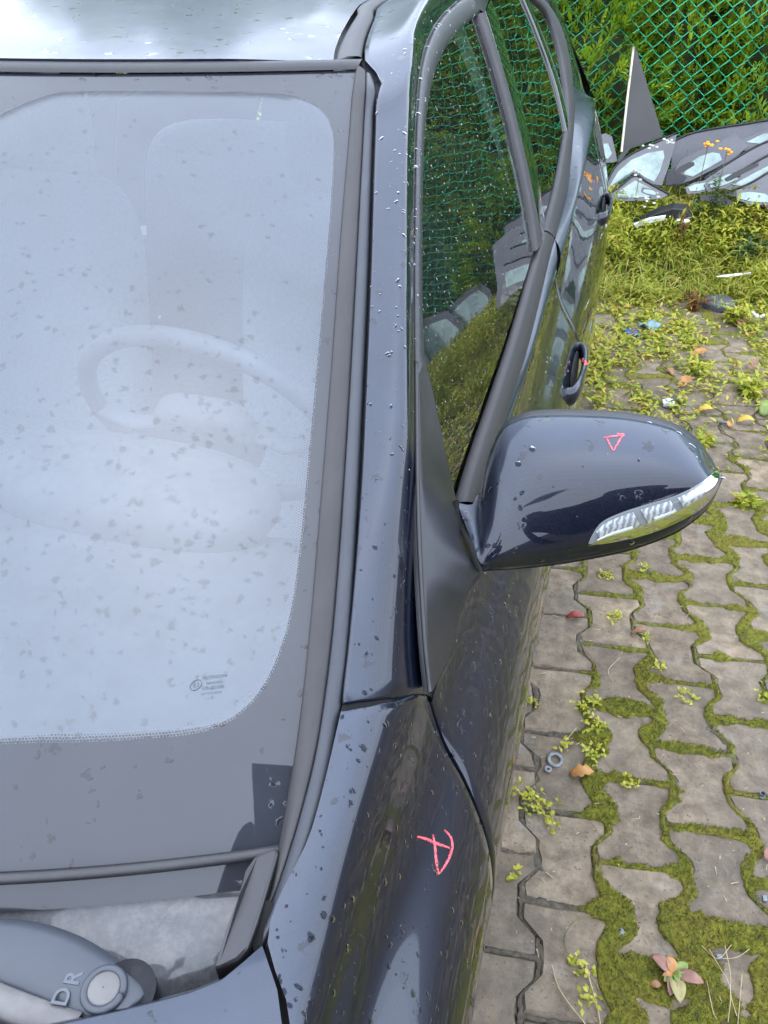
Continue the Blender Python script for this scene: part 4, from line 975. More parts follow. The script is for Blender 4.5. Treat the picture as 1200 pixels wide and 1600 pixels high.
B = np.concatenate(fz); n_ = len(B); an = RNG.random(n_)*2*math.pi; le = .0025+RNG.random(n_)*.0045; wd = .0007+RNG.random(n_)*.0008; lean = RNG.normal(0, .5, (n_, 2))
tip = B+np.c_[lean*le[:, None], le]; sd_ = np.c_[np.cos(an), np.sin(an), 0*an]*wd[:, None]
me = mesh_np('moss_fuzz', np.stack([B-sd_, B+sd_, tip], 1).reshape(-1, 3), np.arange(3*n_).reshape(-1, 3)); attr_float(me, 'moss', np.ones(3*n_))
tag(link('moss_fuzz', me, M['moss'], None, False), 'fine upright shoots of the moss between the paving blocks', 'moss', kind='stuff')
# ================================================================ FENCE, HEDGE, GLASS PILE, WEEDS
def leaf_mat(name, stops, rough=.55, trans=.45):
    nt = NT(name); oi = nt.n('ShaderNodeObjectInfo'); a = nt.n('ShaderNodeAttribute', attribute_name='tint').outputs['Fac']
    f = nt.math('FRACT', nt.math('ADD', a, nt.math('MULTIPLY', oi.outputs['Random'], 0.)))
    c = nt.ramp(f, stops); p = nt.pbsdf(Base_Color=c, Roughness=rough); t = nt.n('ShaderNodeBsdfTranslucent'); nt.l(c, t.inputs[0])
    return nt.done(nt.mixsh(trans, p.outputs[0], t.outputs[0]))
M['thuja'] = leaf_mat('thuja_leaf', [(0, (.06, .14, .008)), (.3, (.20, .34, .018)), (.6, (.36, .49, .028)), (.9, (.48, .56, .045)), (1, (.36, .15, .04))])
M['weed'] = leaf_mat('weed_leaf', [(0, (.11, .18, .018)), (.3, (.25, .32, .026)), (.6, (.45, .45, .045)), (.85, (.60, .52, .08)), (1, (.45, .22, .06))])
M['weed_blue'] = leaf_mat('grey_green_leaf', [(0, (.03, .07, .02)), (.5, (.075, .14, .045)), (1, (.13, .19, .07))])
M['grass'] = leaf_mat('grass_blade', [(0, (.12, .18, .016)), (.5, (.30, .34, .04)), (.85, (.48, .45, .09)), (1, (.50, .36, .15))])
M['rust'] = leaf_mat('rusty_dry_seed', [(0, (.12, .05, .02)), (.6, (.24, .10, .035)), (1, (.33, .17, .06))])
M['bark'] = simple('bark', (.06, .04, .03), .9, .3, 30)
M['stem'] = simple('plant_stem', (.13, .12, .035), .8, .3, 60)
M['dry_stem'] = simple('dry_straw', (.34, .27, .16), .8, .3, 60)
def leaves(base, dirs, L, W, droop=.3, tint=None, fold=.15, wide=.45):
    "leaf blades of 2 quads each: base (n,3), unit dirs (n,3)"
    n = len(base); L = np.broadcast_to(L, n)[:, None]; W = np.broadcast_to(W, n)[:, None]
    up = np.array([0, 0, 1.]); s = np.cross(dirs, up)+RNG.normal(0, .25, (n, 3)); s /= np.linalg.norm(s, axis=1)[:, None]+1e-9
    nrm = np.cross(s, dirs); mid = base+dirs*L*wide+nrm*0; tip = base+dirs*L-up*L*droop
    V = np.stack([base, mid+s*W*.5+nrm*W*fold, mid-s*W*.5+nrm*W*fold, tip], 1).reshape(-1, 3)
    b = np.arange(n)[:, None]*4; F = np.concatenate([b+np.array([0, 1, 2]), b+np.array([1, 3, 2])])
    t = RNG.random(n) if tint is None else np.broadcast_to(tint, n); return V, F, np.repeat(t, 4)
def leaf_obj(name, parts, mat, parent=None):
    nb = 0; Vs, Fs, Ts = [], [], []
    for V, F, T in parts: Vs.append(V); Fs.append(F+nb); Ts.append(T); nb += len(V)
    me = mesh_np(name, np.concatenate(Vs), np.concatenate(Fs)); attr_float(me, 'tint', np.clip(np.concatenate(Ts), 0, .999)); return link(name, me, mat, parent, False)
def rdirs(n, zmin=-.2, zmax=1., az=None):
    a = RNG.random(n)*2*math.pi if az is None else az; z = zmin+RNG.random(n)*(zmax-zmin); r = np.sqrt(np.maximum(1-z*z, 0)); return np.stack([r*np.cos(a), r*np.sin(a), z], 1)
# ---------------------------------------------------------------- fence
FA = math.radians(12.5)                                     # heading of the fence line
FO = np.array([.0, 5.38]); fx = np.array([math.cos(FA), math.sin(FA)])
M['fence'] = simple('green_coated_wire', (.012, .40, .19), .45, .12, 40, coat=.3)
fence = empty('chain_link_fence', (float(FO[0]), float(FO[1]), .1), FA)
tag(fence, 'green plastic-coated chain-link fence behind the pile of car glass', 'fence')
DW = .100; NZ = 46; hgt = DW*.98
zs = np.arange(NZ+1)*hgt/2
mes = []
for ph in (0, 1):
    pts = []
    for k in range(NZ+1):
        xk = (0 if (k+ph) % 2 == 0 else DW/2); sgn = 1 if (k+ph) % 2 == 0 else -1
        pts += [(xk-.004*sgn*-1*(-1), .0028*sgn, zs[k]-.004), (xk, -.0028*sgn, zs[k]+.004)]
    me = tube('wire', pts, .0026, None, None, 6, data_only=True); me.materials.append(M['fence']); me.polygons.foreach_set('use_smooth', np.ones(len(me.polygons), bool)); mes.append(me)
for k in range(-44, 110):
    o = bpy.data.objects.new('wire', mes[k % 2]); COL.objects.link(o); o.parent = fence; o.location = (k*DW/2, 0, 0)
for zt in (.05, 1.2, 2.2): tube('tension_wire', [(x, -.006, zt) for x in np.linspace(-2.2, 5.5, 12)], .0022, M['fence'], fence, 6)
for x in (-2.0, 3.1, 5.4): tube('post', [(x, .03, -.3), (x, .03, 2.3)], .024, M['fence'], fence, 14)
# ---------------------------------------------------------------- thuja hedge
def thuja_data(seed):
    global RNG; keep = RNG; RNG = np.random.default_rng(seed)
    n = 6200; h = 2.75; z = .05+RNG.random(n)*h; az = RNG.random(n)*2*math.pi; lump = 1+.16*np.sin(az*3+z*4+seed)+.10*np.sin(az*7-z*6)+.09*np.sin(z*11+az*2)
    rad = np.interp(z, [0, .3, 1.6, 2.4, 2.9], [.50, .60, .56, .36, .05])*lump*(.76+.24*RNG.random(n)**.5)
    c = np.stack([rad*np.cos(az), rad*np.sin(az), z], 1)
    ax = np.stack([np.cos(az), np.sin(az), .75+.5*RNG.random(n)], 1)+RNG.normal(0, .35, (n, 3)); ax /= np.linalg.norm(ax, axis=1)[:, None]
    sid = np.cross(ax, RNG.normal(0, 1, (n, 3))); sid /= np.linalg.norm(sid, axis=1)[:, None]; depth = np.clip(rad/(.6*lump), 0, 1)
    t0 = np.clip(RNG.normal(.45, .16, n)+.12*np.sin(az*5+z*3), .02, .9); t0 = np.where(RNG.random(n) < .012, .985, t0)
    parts = []; sc = .75+.6*RNG.random(n)
    for i, (s_, side_, l_) in enumerate(((.0, 0, .060), (.035, 0, .075), (.01, 1, .055), (.01, -1, .055), (.035, .8, .058), (.035, -.8, .058), (.065, .7, .045), (.065, -.7, .045), (.09, 0, .04))):
        d = ax+sid*side_*.9; d /= np.linalg.norm(d, axis=1)[:, None]
        parts.append(leaves(c+ax*s_*sc[:, None], d, l_*sc, .015*sc, .08, np.clip(t0+RNG.normal(0, .05, n), 0, .95) if True else 0, .05, .55))
    RNG = keep; return parts
crowns = [leaf_obj('crown', thuja_data(k), M['thuja']) for k in (1, 2)]
th_ = np.linspace(0, 2*math.pi, 26, endpoint=False)
M['core'] = simple('hedge_core_shade', (.030, .042, .010), .95, .5, 25)  # the hedge's inner shade, put into one dark colour
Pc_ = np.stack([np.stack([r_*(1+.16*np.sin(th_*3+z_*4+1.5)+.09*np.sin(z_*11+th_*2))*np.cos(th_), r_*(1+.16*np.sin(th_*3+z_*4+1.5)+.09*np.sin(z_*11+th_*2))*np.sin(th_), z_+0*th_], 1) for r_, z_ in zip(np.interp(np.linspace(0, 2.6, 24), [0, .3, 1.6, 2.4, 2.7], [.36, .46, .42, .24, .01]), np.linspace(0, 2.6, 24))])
core = grid('shade_core', Pc_, M['core'], None, wrap=True)  # lumpy solid core added to block light through gaps in the crown
trunks = [tube('trunk', [(0, 0, -.15), (.02, .01, .8), (0, .02, 1.6), (.01, 0, 2.5)], [.05, .045, .03, .01], M['bark'], None, 8, res=10)]
hx = np.arange(-3.4, 5.6, .62); lab = ['hedge thuja %s' % s for s in ()]
for k, hx_ in enumerate(hx):
    q = FO+fx*hx_+np.array([-math.sin(FA), math.cos(FA)])*(.68+.12*math.sin(k*2.3)); r = empty('thuja_shrub', (float(q[0]), float(q[1]), .12), k*1.7)
    r.scale = (1, 1, 1+.10*math.sin(k*1.9))
    for src, nm in ((crowns[k % 2], 'crown'), (trunks[0], 'trunk'), (core, 'shade_core')):
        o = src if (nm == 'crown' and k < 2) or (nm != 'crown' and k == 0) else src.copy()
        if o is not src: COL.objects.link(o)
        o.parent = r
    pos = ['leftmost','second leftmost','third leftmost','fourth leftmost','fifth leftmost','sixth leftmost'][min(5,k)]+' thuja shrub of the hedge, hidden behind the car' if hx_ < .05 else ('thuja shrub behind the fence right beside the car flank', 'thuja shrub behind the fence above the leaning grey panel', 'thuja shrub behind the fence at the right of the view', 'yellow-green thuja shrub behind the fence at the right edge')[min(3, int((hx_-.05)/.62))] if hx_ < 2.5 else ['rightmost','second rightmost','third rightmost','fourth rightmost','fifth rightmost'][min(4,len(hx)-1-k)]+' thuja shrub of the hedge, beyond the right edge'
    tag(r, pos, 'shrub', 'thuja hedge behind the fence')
# ---------------------------------------------------------------- pile of scrap car glass
M['pile_frit'] = dusty('dusty_glass_border', (.022, .023, .026), (.16, .16, .17), .6, .38, (6, 6, 6))
M['pile_panel'] = dusty('grey_panel', (.045, .043, .042), (.12, .117, .11), .6, .6, (5, 5, 5))
def pg_mat():
    nt = NT('pale_green_glass'); co = nt.coord('Object'); n1 = nt.noise(9, 5, .65, co)
    c = nt.ramp(n1, [(.3, (.12, .17, .15)), (.55, (.23, .31, .275)), (.8, (.36, .43, .38))]); b = nt.pbsdf(Base_Color=c, Roughness=.08, Coat_Weight=.6); return nt.done(b.outputs[0])
M['pile_glass'] = pg_mat(); M['cream'] = simple('cream_edge', (.62, .56, .44), .5, .15, 20); M['edge'] = simple('black_edge_rubber', (.008, .008, .009), .5)
NF = np.array([math.sin(FA), -math.cos(FA), .25]); NF /= np.linalg.norm(NF)
def pane(name, label, outer, inner, y0, k, cat='car glass', mats=('pile_frit', 'pile_glass'), edge=None, thick=.005, group='scrap car glass heaped against the fence'):
    f = lambda p: at(p[0], p[1], y=y0+k*(260-p[1]))
    sm_ = lambda pts: [f(p) for p in pts]
    O = sm_(outer); r = prism(name, O, tuple(-NF*thick), M[mats[0]]); c_ = np.mean(O, 0)
    if inner:
        I = [np.array(q)+NF*.003 for q in sm_(inner)]; prism('clear_area', I, tuple(-NF*.004), M[mats[1]], r)
    if edge: tube('edge_strip', [np.array(f(p))+NF*.002 for p in edge[1]], edge[2], M[edge[0]], r, 7, res=20)
    tag(r, label, cat, group); return r
pane('panel_offcut', 'tall pointed grey panel with a cream left edge leaning on the fence', [(988, 71), (994, 75), (1004, 108), (1016, 148), (1027, 184), (1036, 214), (1002, 226), (970, 238), (978, 160)], None, 5.12, .0006, 'panel', ('pile_panel', 'pile_glass'), ('cream', [(990, 73), (980, 155), (971, 237)], .007))
pane('quarter_glass_pane', 'pale green quarter window with black border below the pointed panel', [(944, 290), (958, 262), (980, 243), (1010, 228), (1040, 216), (1058, 207), (1053, 232), (1044, 262), (1034, 290), (1014, 286), (990, 270), (968, 284), (948, 302)], [(950, 294), (966, 268), (986, 250), (1012, 239), (1036, 235), (1038, 245), (1031, 268), (1022, 284), (1008, 277), (991, 266), (970, 280)], 4.98, .0022, 'car window', edge=('edge', [(946, 288), (962, 259), (984, 242), (1012, 228), (1058, 207)], .006))
pane('quarter_glass_pane', 'pale green quarter window lying lowest, its black edge in the weeds', [(950, 303), (970, 289), (992, 273), (1012, 284), (1046, 303), (1034, 310), (1000, 314), (958, 314)], [(960, 305), (974, 294), (992, 282), (1010, 291), (1030, 302), (1012, 308), (970, 309)], 4.90, .0026, 'car window', edge=('edge', [(950, 304), (970, 290), (992, 274), (1012, 285), (1047, 304)], .006))
pane('scrap_windscreen', 'long grey-bordered windscreen at the back of the glass pile', [(1050, 222), (1080, 209), (1120, 201), (1160, 195), (1205, 188), (1290, 180), (1300, 262), (1200, 262), (1120, 275), (1048, 292)], [(1075, 232), (1110, 216), (1160, 207), (1200, 203), (1280, 196), (1285, 240), (1195, 250), (1120, 258), (1068, 270)], 5.16, .0016, 'windscreen', ('pile_frit', 'pile_frit'), ('edge', [(1050, 221), (1080, 208), (1120, 200), (1160, 194), (1205, 187), (1290, 179)], .007))
pane('scrap_windscreen', 'windscreen with rounded pale clear area behind the orange flowers', [(1052, 270), (1062, 250), (1090, 236), (1125, 222), (1148, 207), (1168, 228), (1150, 246), (1120, 262), (1080, 282), (1056, 290)], [(1068, 272), (1076, 256), (1092, 245), (1112, 238), (1124, 240), (1128, 250), (1105, 263), (1082, 276)], 5.06, .0018, 'windscreen')
pane('rear_quarter_glass', 'small pale glass between the windscreens at the upper right', [(1150, 222), (1190, 204), (1240, 198), (1240, 222), (1190, 232), (1160, 236)], [(1166, 222), (1192, 209), (1236, 204), (1236, 214), (1190, 225)], 5.10, .0018, 'car window')
for i, (dx, dy) in enumerate(((0, 0), (14, 16), (30, 34), (52, 54))):
    pane('scrap_windscreen', ('rearmost', 'second', 'third', 'frontmost')[i]+' of four dark-edged windscreens stacked at the right edge', [(1100+dx, 280+dy*.7), (1140+dx, 254+dy), (1185+dx, 228+dy), (1240+dx, 206+dy), (1330, 190+dy), (1330, 300+dy*.6), (1200+dx, 296+dy*.6), (1150+dx, 292+dy*.6)], [(1130+dx, 276+dy*.8), (1165+dx, 254+dy), (1200+dx, 236+dy), (1240+dx, 222+dy), (1245+dx, 268+dy*.7), (1190+dx, 284+dy*.7)] if i in (1, 3) else None, 5.02-.05*i, .0024, 'windscreen', edge=('edge', [(1100+dx, 279+dy*.7), (1140+dx, 253+dy), (1185+dx, 227+dy), (1240+dx, 205+dy)], .006))
pane('rear_lamp_glass', 'small grey-rimmed glass just behind the rear door', [(930, 214), (946, 208), (956, 213), (962, 238), (964, 252), (940, 256), (930, 250)], [(933, 226), (950, 224), (956, 240), (950, 248), (934, 246)], 4.95, .002, 'car window')
pane('quarter_glass_pane', 'dark glass corner wedged between the quarter window and the windscreens', [(1040, 268), (1052, 264), (1074, 277), (1066, 286), (1040, 290)], None, 5.0, .002, 'car window', ('edge', 'edge'))
jr = random.Random(9)
for i, (cx_, cy_, w_, h_, rot, kind, lab_) in enumerate(((1070, 262, 34, 9, -.5, 1, 'narrow dark window frame leaning across the heap left of the feathery weed'), (1094, 292, 46, 16, -.25, 0, 'dusty glass strip lying under the rounded windscreen'), (1130, 282, 60, 20, -.42, 0, 'tilted grey glass sheet behind the feathery weed'), (1160, 268, 58, 7, -.45, 1, 'thin black rubber-edged strip across the stacked windscreens'), (1180, 308, 60, 22, .12, 0, 'pale glass sheet lying lowest at the right edge'), (1120, 312, 54, 9, .18, 1, 'dark strip at the foot of the heap'), (1015, 300, 26, 10, .3, 0, 'small glass splinter on the lowest quarter window'), (975, 240, 30, 6, -.9, 1, 'dark trim piece behind the quarter window'))):
    o_ = [(-w_/2, -h_*.3), (-w_*.2, -h_*.55), (w_*.3, -h_*.5), (w_/2, -h_*.1), (w_*.45, h_*.45), (-w_*.1, h_*.55), (-w_*.48, h_*.35)]; ca, sa = math.cos(rot), math.sin(rot)
    ol_ = [(cx_+x_*ca-y_*sa, cy_+x_*sa+y_*ca) for x_, y_ in o_]; il_ = [(cx_+(x_*ca-y_*sa)*.8, cy_+(x_*sa+y_*ca)*.62) for x_, y_ in o_]
    pane('glass_sheet' if kind == 0 else 'dark_trim_strip', lab_, ol_, il_ if kind == 0 else None, 4.86-.012*i, .0022, 'car glass' if kind == 0 else 'frame strip', ('pile_frit', 'pile_glass') if kind == 0 else ('edge', 'edge'), thick=.006)
# more of the heap beyond the right edge (it shows mirrored in the side window)
for i in range(7):
    x0 = 1.9+i*.36; b0 = FO+fx*x0+np.array([math.sin(FA), -math.cos(FA)])*(.18+.10*(i % 3)); lean = .28+.1*(i % 2); w_, h_ = .42, .42+.12*(i % 3)
    e1_ = np.array([fx[0], fx[1], .25*math.sin(i*2.1)]); e2_ = np.array([-math.sin(FA)*lean, math.cos(FA)*lean, .9])
    base_ = np.array([b0[0], b0[1], .2]); ol = [(-1, 0), (-.92, .55), (-.7, .9), (0, 1), (.75, .92), (.95, .5), (1, 0)]; il = [(-.85, .1), (-.78, .5), (-.6, .78), (0, .86), (.6, .8), (.82, .45), (.86, .1)]
    r = prism('scrap_windscreen', [base_+e1_*w_*a_+e2_*h_*b_ for a_, b_ in ol], tuple(-NF*.005), M['pile_frit']); prism('clear_area', [base_+e1_*w_*a_+e2_*h_*b_+NF*.004 for a_, b_ in il], tuple(-NF*.004), M['pile_glass'], r)
    tag(r, ('first','second','third','fourth','fifth','sixth','seventh')[i]+' windscreen heaped beyond the right edge, counted from the fence panel', 'windscreen', 'glass heap beyond the right edge')
# chrome trims in the weeds
tube('chrome_trim', [at(1118, 433, z=.10), at(1140, 431, z=.11), at(1172, 428, z=.12)], .011, M['chrome'], None, 10).__setitem__('label', 'short bright metal tube lying in the weeds at right'); bpy.data.objects['chrome_trim']['category'] = 'metal tube'
hp = [at(*p, y=4.62) for p in ((988, 352), (1012, 340), (1030, 332), (1052, 326), (1072, 328), (1084, 342), (1078, 352), (1066, 344), (1048, 342), (1030, 346), (1008, 354))]
hl = prism('headlamp_shell', hp, (-.0, .05, .02), M['edge'], None, .006); tag(hl, 'broken headlamp with chrome reflector half buried in weeds', 'headlamp')
dome('reflector', np.array(at(1066, 347, y=4.60)), .045, .028, M['chrome'], hl, 22, 6)
prism('white_rim', [at(*p, y=4.59) for p in ((990, 351), (1014, 342), (1040, 338), (1038, 344), (1014, 349), (994, 355))], (0, .01, .005), M['white_seg'], hl)
# ---------------------------------------------------------------- weeds
def ground_z(x, y): return np.maximum(verge_z(x, y), -.004)
n = 75000
wx = -.25+RNG.random(n)*3.6; wy = 4.12+.22*wx+RNG.random(n)**1.15*1.15
patch = fbm(wx*2.6, wy*2.6, 91, 3); keep_ = RNG.random(n) < np.clip((patch-.16)*3.4, .10, 1)*np.where(wy-.22*wx < 4.45, .75, 1); wx, wy, patch = wx[keep_], wy[keep_], patch[keep_]; n = len(wx)
hgt_ = RNG.random(n)**1.4*np.interp(wy-.22*wx, [4.1, 4.5, 4.8, 5.0], [.16, .24, .13, .05])*np.clip(patch*2.0, .3, 1.3)*np.where(wy-.22*wx < 4.4, .55, 1)
base = np.stack([wx, wy, ground_z(wx, wy)+.008+hgt_], 1)
weedg = leaf_obj('ground_weeds', [leaves(base, rdirs(n, -.1, .95), (.018+RNG.random(n)**3*.085), .007+RNG.random(n)**2*.018, .25, np.clip(.30+.5*patch*RNG.random(n)+RNG.normal(.08, .16, n), 0, .97))], M['weed'])
tag(weedg, 'yellow-green weeds covering the verge before the glass pile', 'weeds', kind='stuff')
n = 26000; wx = -.1+RNG.random(n)*2.4; wy = 2.3+.22*wx+RNG.random(n)**.55*2.0; dj = dist_in(wx, wy); pt = fbm(wx*3.4, wy*3.4, 93, 3); k_ = (dj < .04)&(RNG.random(n) < np.clip((pt-.47+.14*(wy-.22*wx-2.3))*3.5, 0, 1)); wx, wy = wx[k_], wy[k_]; n = len(wx)
lowg = leaf_obj('joint_weeds', [leaves(np.stack([wx, wy, .004+RNG.random(n)*.025], 1), rdirs(n, .0, .8), .018+RNG.random(n)*.03, .009+RNG.random(n)*.008, .2, np.clip(RNG.normal(.55, .25, n), 0, .99))], M['weed'])
tag(lowg, 'low creeping weeds in the paving joints below the verge', 'weeds', kind='stuff')
n = 15000; gx_ = -.2+RNG.random(n)*3.2; gy_ = 4.0+.22*gx_+RNG.random(n)**.8*1.2; gp_ = fbm(gx_*3, gy_*3, 97, 3); k_ = RNG.random(n) < np.clip((gp_-.32)*4, .04, 1); gx_, gy_ = gx_[k_], gy_[k_]; n = len(gx_)
gl_ = (.09+.28*RNG.random(n)**1.5)*np.interp(gy_-.22*gx_, [4.1, 4.4, 4.75, 5.0], [.6, 1., .7, .35])
grs = leaf_obj('long_grass', [leaves(np.stack([gx_, gy_, ground_z(gx_, gy_)+.01+.08*RNG.random(n)], 1), rdirs(n, .35, .95), gl_, .006, .35, np.clip(RNG.normal(.6, .25, n), 0, .98), .1, .5)], M['grass'])
tag(grs, 'loose long grass blades standing among the verge weeds', 'grass', kind='stuff')
def tuft(px, py, yy, label, n=150, L=.28, mat='grass', spread=.75, w=.006, cat='grass tuft'):
    c = at(px, py, y=yy); c[2] = float(ground_z(np.array([c[0]]), np.array([c[1]]))[0]); segs = 5
    d = rdirs(n, spread*.2, 1.0); l_ = L*(.55+.6*RNG.random(n)); s = np.cross(d, (0, 0, 1)); s /= np.linalg.norm(s, axis=1)[:, None]+1e-9
    V = []
    for k in range(segs):
        q = k/(segs-1); p = c+RNG.normal(0, .012, (n, 3))*(k == 0)+d*(l_*q)[:, None]-np.array([0, 0, 1.])*(l_*q*q*.55*(1.15-d[:, 2]))[:, None]; wv = w*(1-q*.95); V += [p-s*wv/2, p+s*wv/2]
    V = np.stack(V, 1); b = np.arange(n)[:, None]*(2*segs); F = np.concatenate([b+np.array([2*k, 2*k+1, 2*k+3, 2*k+2]) for k in range(segs-1)])
    me = mesh_np('grass_tuft', V.reshape(-1, 3), F); attr_float(me, 'tint', np.repeat(RNG.random(n)*.98, 2*segs)); o = link('grass_tuft', me, M[mat], None, False); tag(o, label, cat); return o
tuft(1078, 425, 4.42, 'big tuft of long grass in front of the broken headlamp', 190, .30)
tuft(1045, 400, 4.55, 'tuft of bright grass left of the big tuft', 110, .26); tuft(1105, 440, 4.35, 'tuft of pale grass right of the big tuft', 90, .22); tuft(1010, 420, 4.42, 'thin tuft of grass nearer the rear door', 80, .22); tuft(1190, 400, 4.7, 'tall grass tuft at the right edge of the verge', 110, .26); tuft(1160, 445, 4.3, 'yellow grass tuft below the bright metal tube', 80, .2)
tuft(985, 440, 4.30, 'small grass tuft beside the rear door', 70, .16); tuft(1130, 415, 4.75, 'grass tuft above the bright metal tube', 60, .18)
tuft(1000, 380, 4.62, 'grass tuft between the car and the broken headlamp', 70, .20)
def bush(px, py, yy, label, mat, h=.3, n=14, leafL=.05, leafW=.02, per=16, spread=.35, cat='weed', lean=0., feather=False):
    c = at(px, py, y=yy); c[2] = float(ground_z(np.array([c[0]]), np.array([c[1]]))[0]); r = empty('weed_plant', tuple(c)); parts = []
    for k in range(n):
        az = RNG.random()*2*math.pi; rr = spread*h*RNG.random(); top = np.array([rr*math.cos(az)+lean, rr*math.sin(az), h*(.6+.5*RNG.random())]); pts = np.array([[0, 0, -.01], top*[.3, .3, .5], top])
        tube('stem', pts, [.0028, .0022, .001], M['stem'], r, 5, res=7)
        cl = resample(pts, per)[1:]; m_ = len(cl)
        for rep in range(3 if feather else 2):
            d = rdirs(m_, -.1, .7); parts.append(leaves(cl, d, leafL*(.6+.6*RNG.random(m_)), leafW, .25, np.clip(RNG.normal(.5, .2, m_), 0, .97)))
            if not feather: parts.append(leaves(cl+d*leafL*.4, d+RNG.normal(0, .5, (m_, 3)), leafL*.5, leafW*.8, .2, np.clip(RNG.normal(.5, .2, m_), 0, .97)))
    leaf_obj('foliage', parts, M[mat], r); tag(r, label, cat); return r
bush(1112, 335, 4.72, 'feathery grey-green weed standing before the stacked windscreens', 'weed_blue', .34, 12, .04, .008, 22, .40, feather=True)
bush(1090, 345, 4.78, 'smaller feathery weed left of the tall grey-green one', 'weed_blue', .24, 8, .035, .007, 18, .4, feather=True)
bush(1168, 385, 4.62, 'broad-leaved green weed at the right edge below the windscreens', 'weed_blue', .15, 14, .075, .030, 9, .9)
bush(1120, 385, 4.55, 'yellow-green bushy weed in the middle of the verge', 'weed', .15, 16, .05, .014, 12, .9)
bush(1030, 385, 4.62, 'pale bushy weed under the broken headlamp', 'weed', .12, 14, .045, .012, 10, 1.0)
bush(970, 400, 4.45, 'yellow weed patch close to the rear door', 'weed', .15, 16, .045, .012, 12, .8)
bush(1195, 445, 4.45, 'bushy weed at the right edge beside the metal tube', 'weed', .15, 14, .05, .016, 10, .9)
bush(1150, 490, 3.98, 'low weed right of the grey disc', 'weed', .09, 12, .04, .016, 8, 1.1)
bush(1085, 470, 4.1, 'reddish low weed at the foot of the grass tuft', 'rust', .08, 14, .035, .010, 8, 1.2)
bush(1000, 462, 4.15, 'low tangled weed beside the paving edge', 'weed', .08, 10, .035, .010, 8, 1.2)
bush(1060, 370, 4.55, 'rusty dried seed stalk leaning over the broken headlamp', 'rust', .33, 4, .018, .010, 30, .25, feather=True)
bush(1165, 330, 4.75, 'thin rusty stalk at the right before the windscreens', 'rust', .30, 3, .014, .008, 26, .3, feather=True)
bush(1180, 580, 3.2, 'leafy green weed growing between paving blocks at right', 'weed', .06, 9, .05, .020, 6, 1.3)
bush(1110, 655, 2.72, 'low green weed above the mirror tip', 'weed', .04, 9, .045, .018, 5, 1.8)
bush(1185, 720, 2.35, 'green weed at the right edge level with the mirror', 'weed', .04, 6, .04, .018, 5, 1.6)
bush(1100, 545, 3.35, 'dark little weed among the orange leaves', 'weed', .05, 6, .05, .016, 5, 1.4)
# flowers
M['orange'] = simple('orange_petals', (.75, .30, .01), .6, .2, 200); M['white_petal'] = simple('white_petals', (.5, .5, .43), .6, .1, 200)
def flowers(px, py, yy, n, spread, r_, mat, label, name='flower_cluster', cat='flowers'):
    c = at(px, py, y=yy); rt = None
    for k in range(n):
        p = c+np.array([RNG.normal(0, spread), RNG.normal(0, spread*.4), RNG.normal(0, spread*.5)])
        o = dome('flower_head', p-(c if rt is not None else 0)*0, r_*(.8+.4*RNG.random()), r_*.8, M[mat], rt, 9, 3)
        if rt is None: rt = o; o.name = name; tag(o, label, cat)
    return rt
flowers(1106, 226, 4.78, 7, .016, .010, 'orange', 'orange flower cluster before the windscreens, left one'); flowers(1136, 235, 4.76, 8, .016, .010, 'orange', 'orange flower cluster before the windscreens, right one')
flowers(1000, 268, 4.70, 9, .030, .009, 'white_petal', 'white flowers in front of the upper quarter window'); flowers(1010, 315, 4.62, 8, .045, .008, 'white_petal', 'white daisies under the lowest quarter window')
flowers(1184, 494, 3.95, 7, .022, .010, 'white_petal', 'white flowers at the right edge near the grey disc'); flowers(1016, 228, 4.72, 5, .025, .008, 'white_petal', 'white flowers against the border of the quarter window')
flowers(1044, 222, 4.74, 8, .012, .008, 'white_petal', 'white scrap of paper-like petals on the glass corner', cat='petals')
for px, py, yy, h_ in ((1106, 228, 4.79, .36), (1136, 237, 4.77, .34), (1000, 270, 4.71, .28)):
    p = at(px, py, y=yy); o = tube('flower_stalk', [p-np.array([.01, 0, h_]), p-np.array([0, 0, h_*.5]), p], .002, M['stem'], None, 5, res=8); tag(o, 'thin flower stalk rising from the weeds at pixel column %d' % px if False else {1106: 'stalk of the left orange flower cluster', 1136: 'stalk of the right orange flower cluster', 1000: 'stalk of the white flowers before the quarter window'}[px], 'stalk')
# ================================================================ SMALL THINGS
def on_ground(px, py, dz=0.): p = at(px, py, z=.002); return np.array([p[0], p[1], .002+dz])
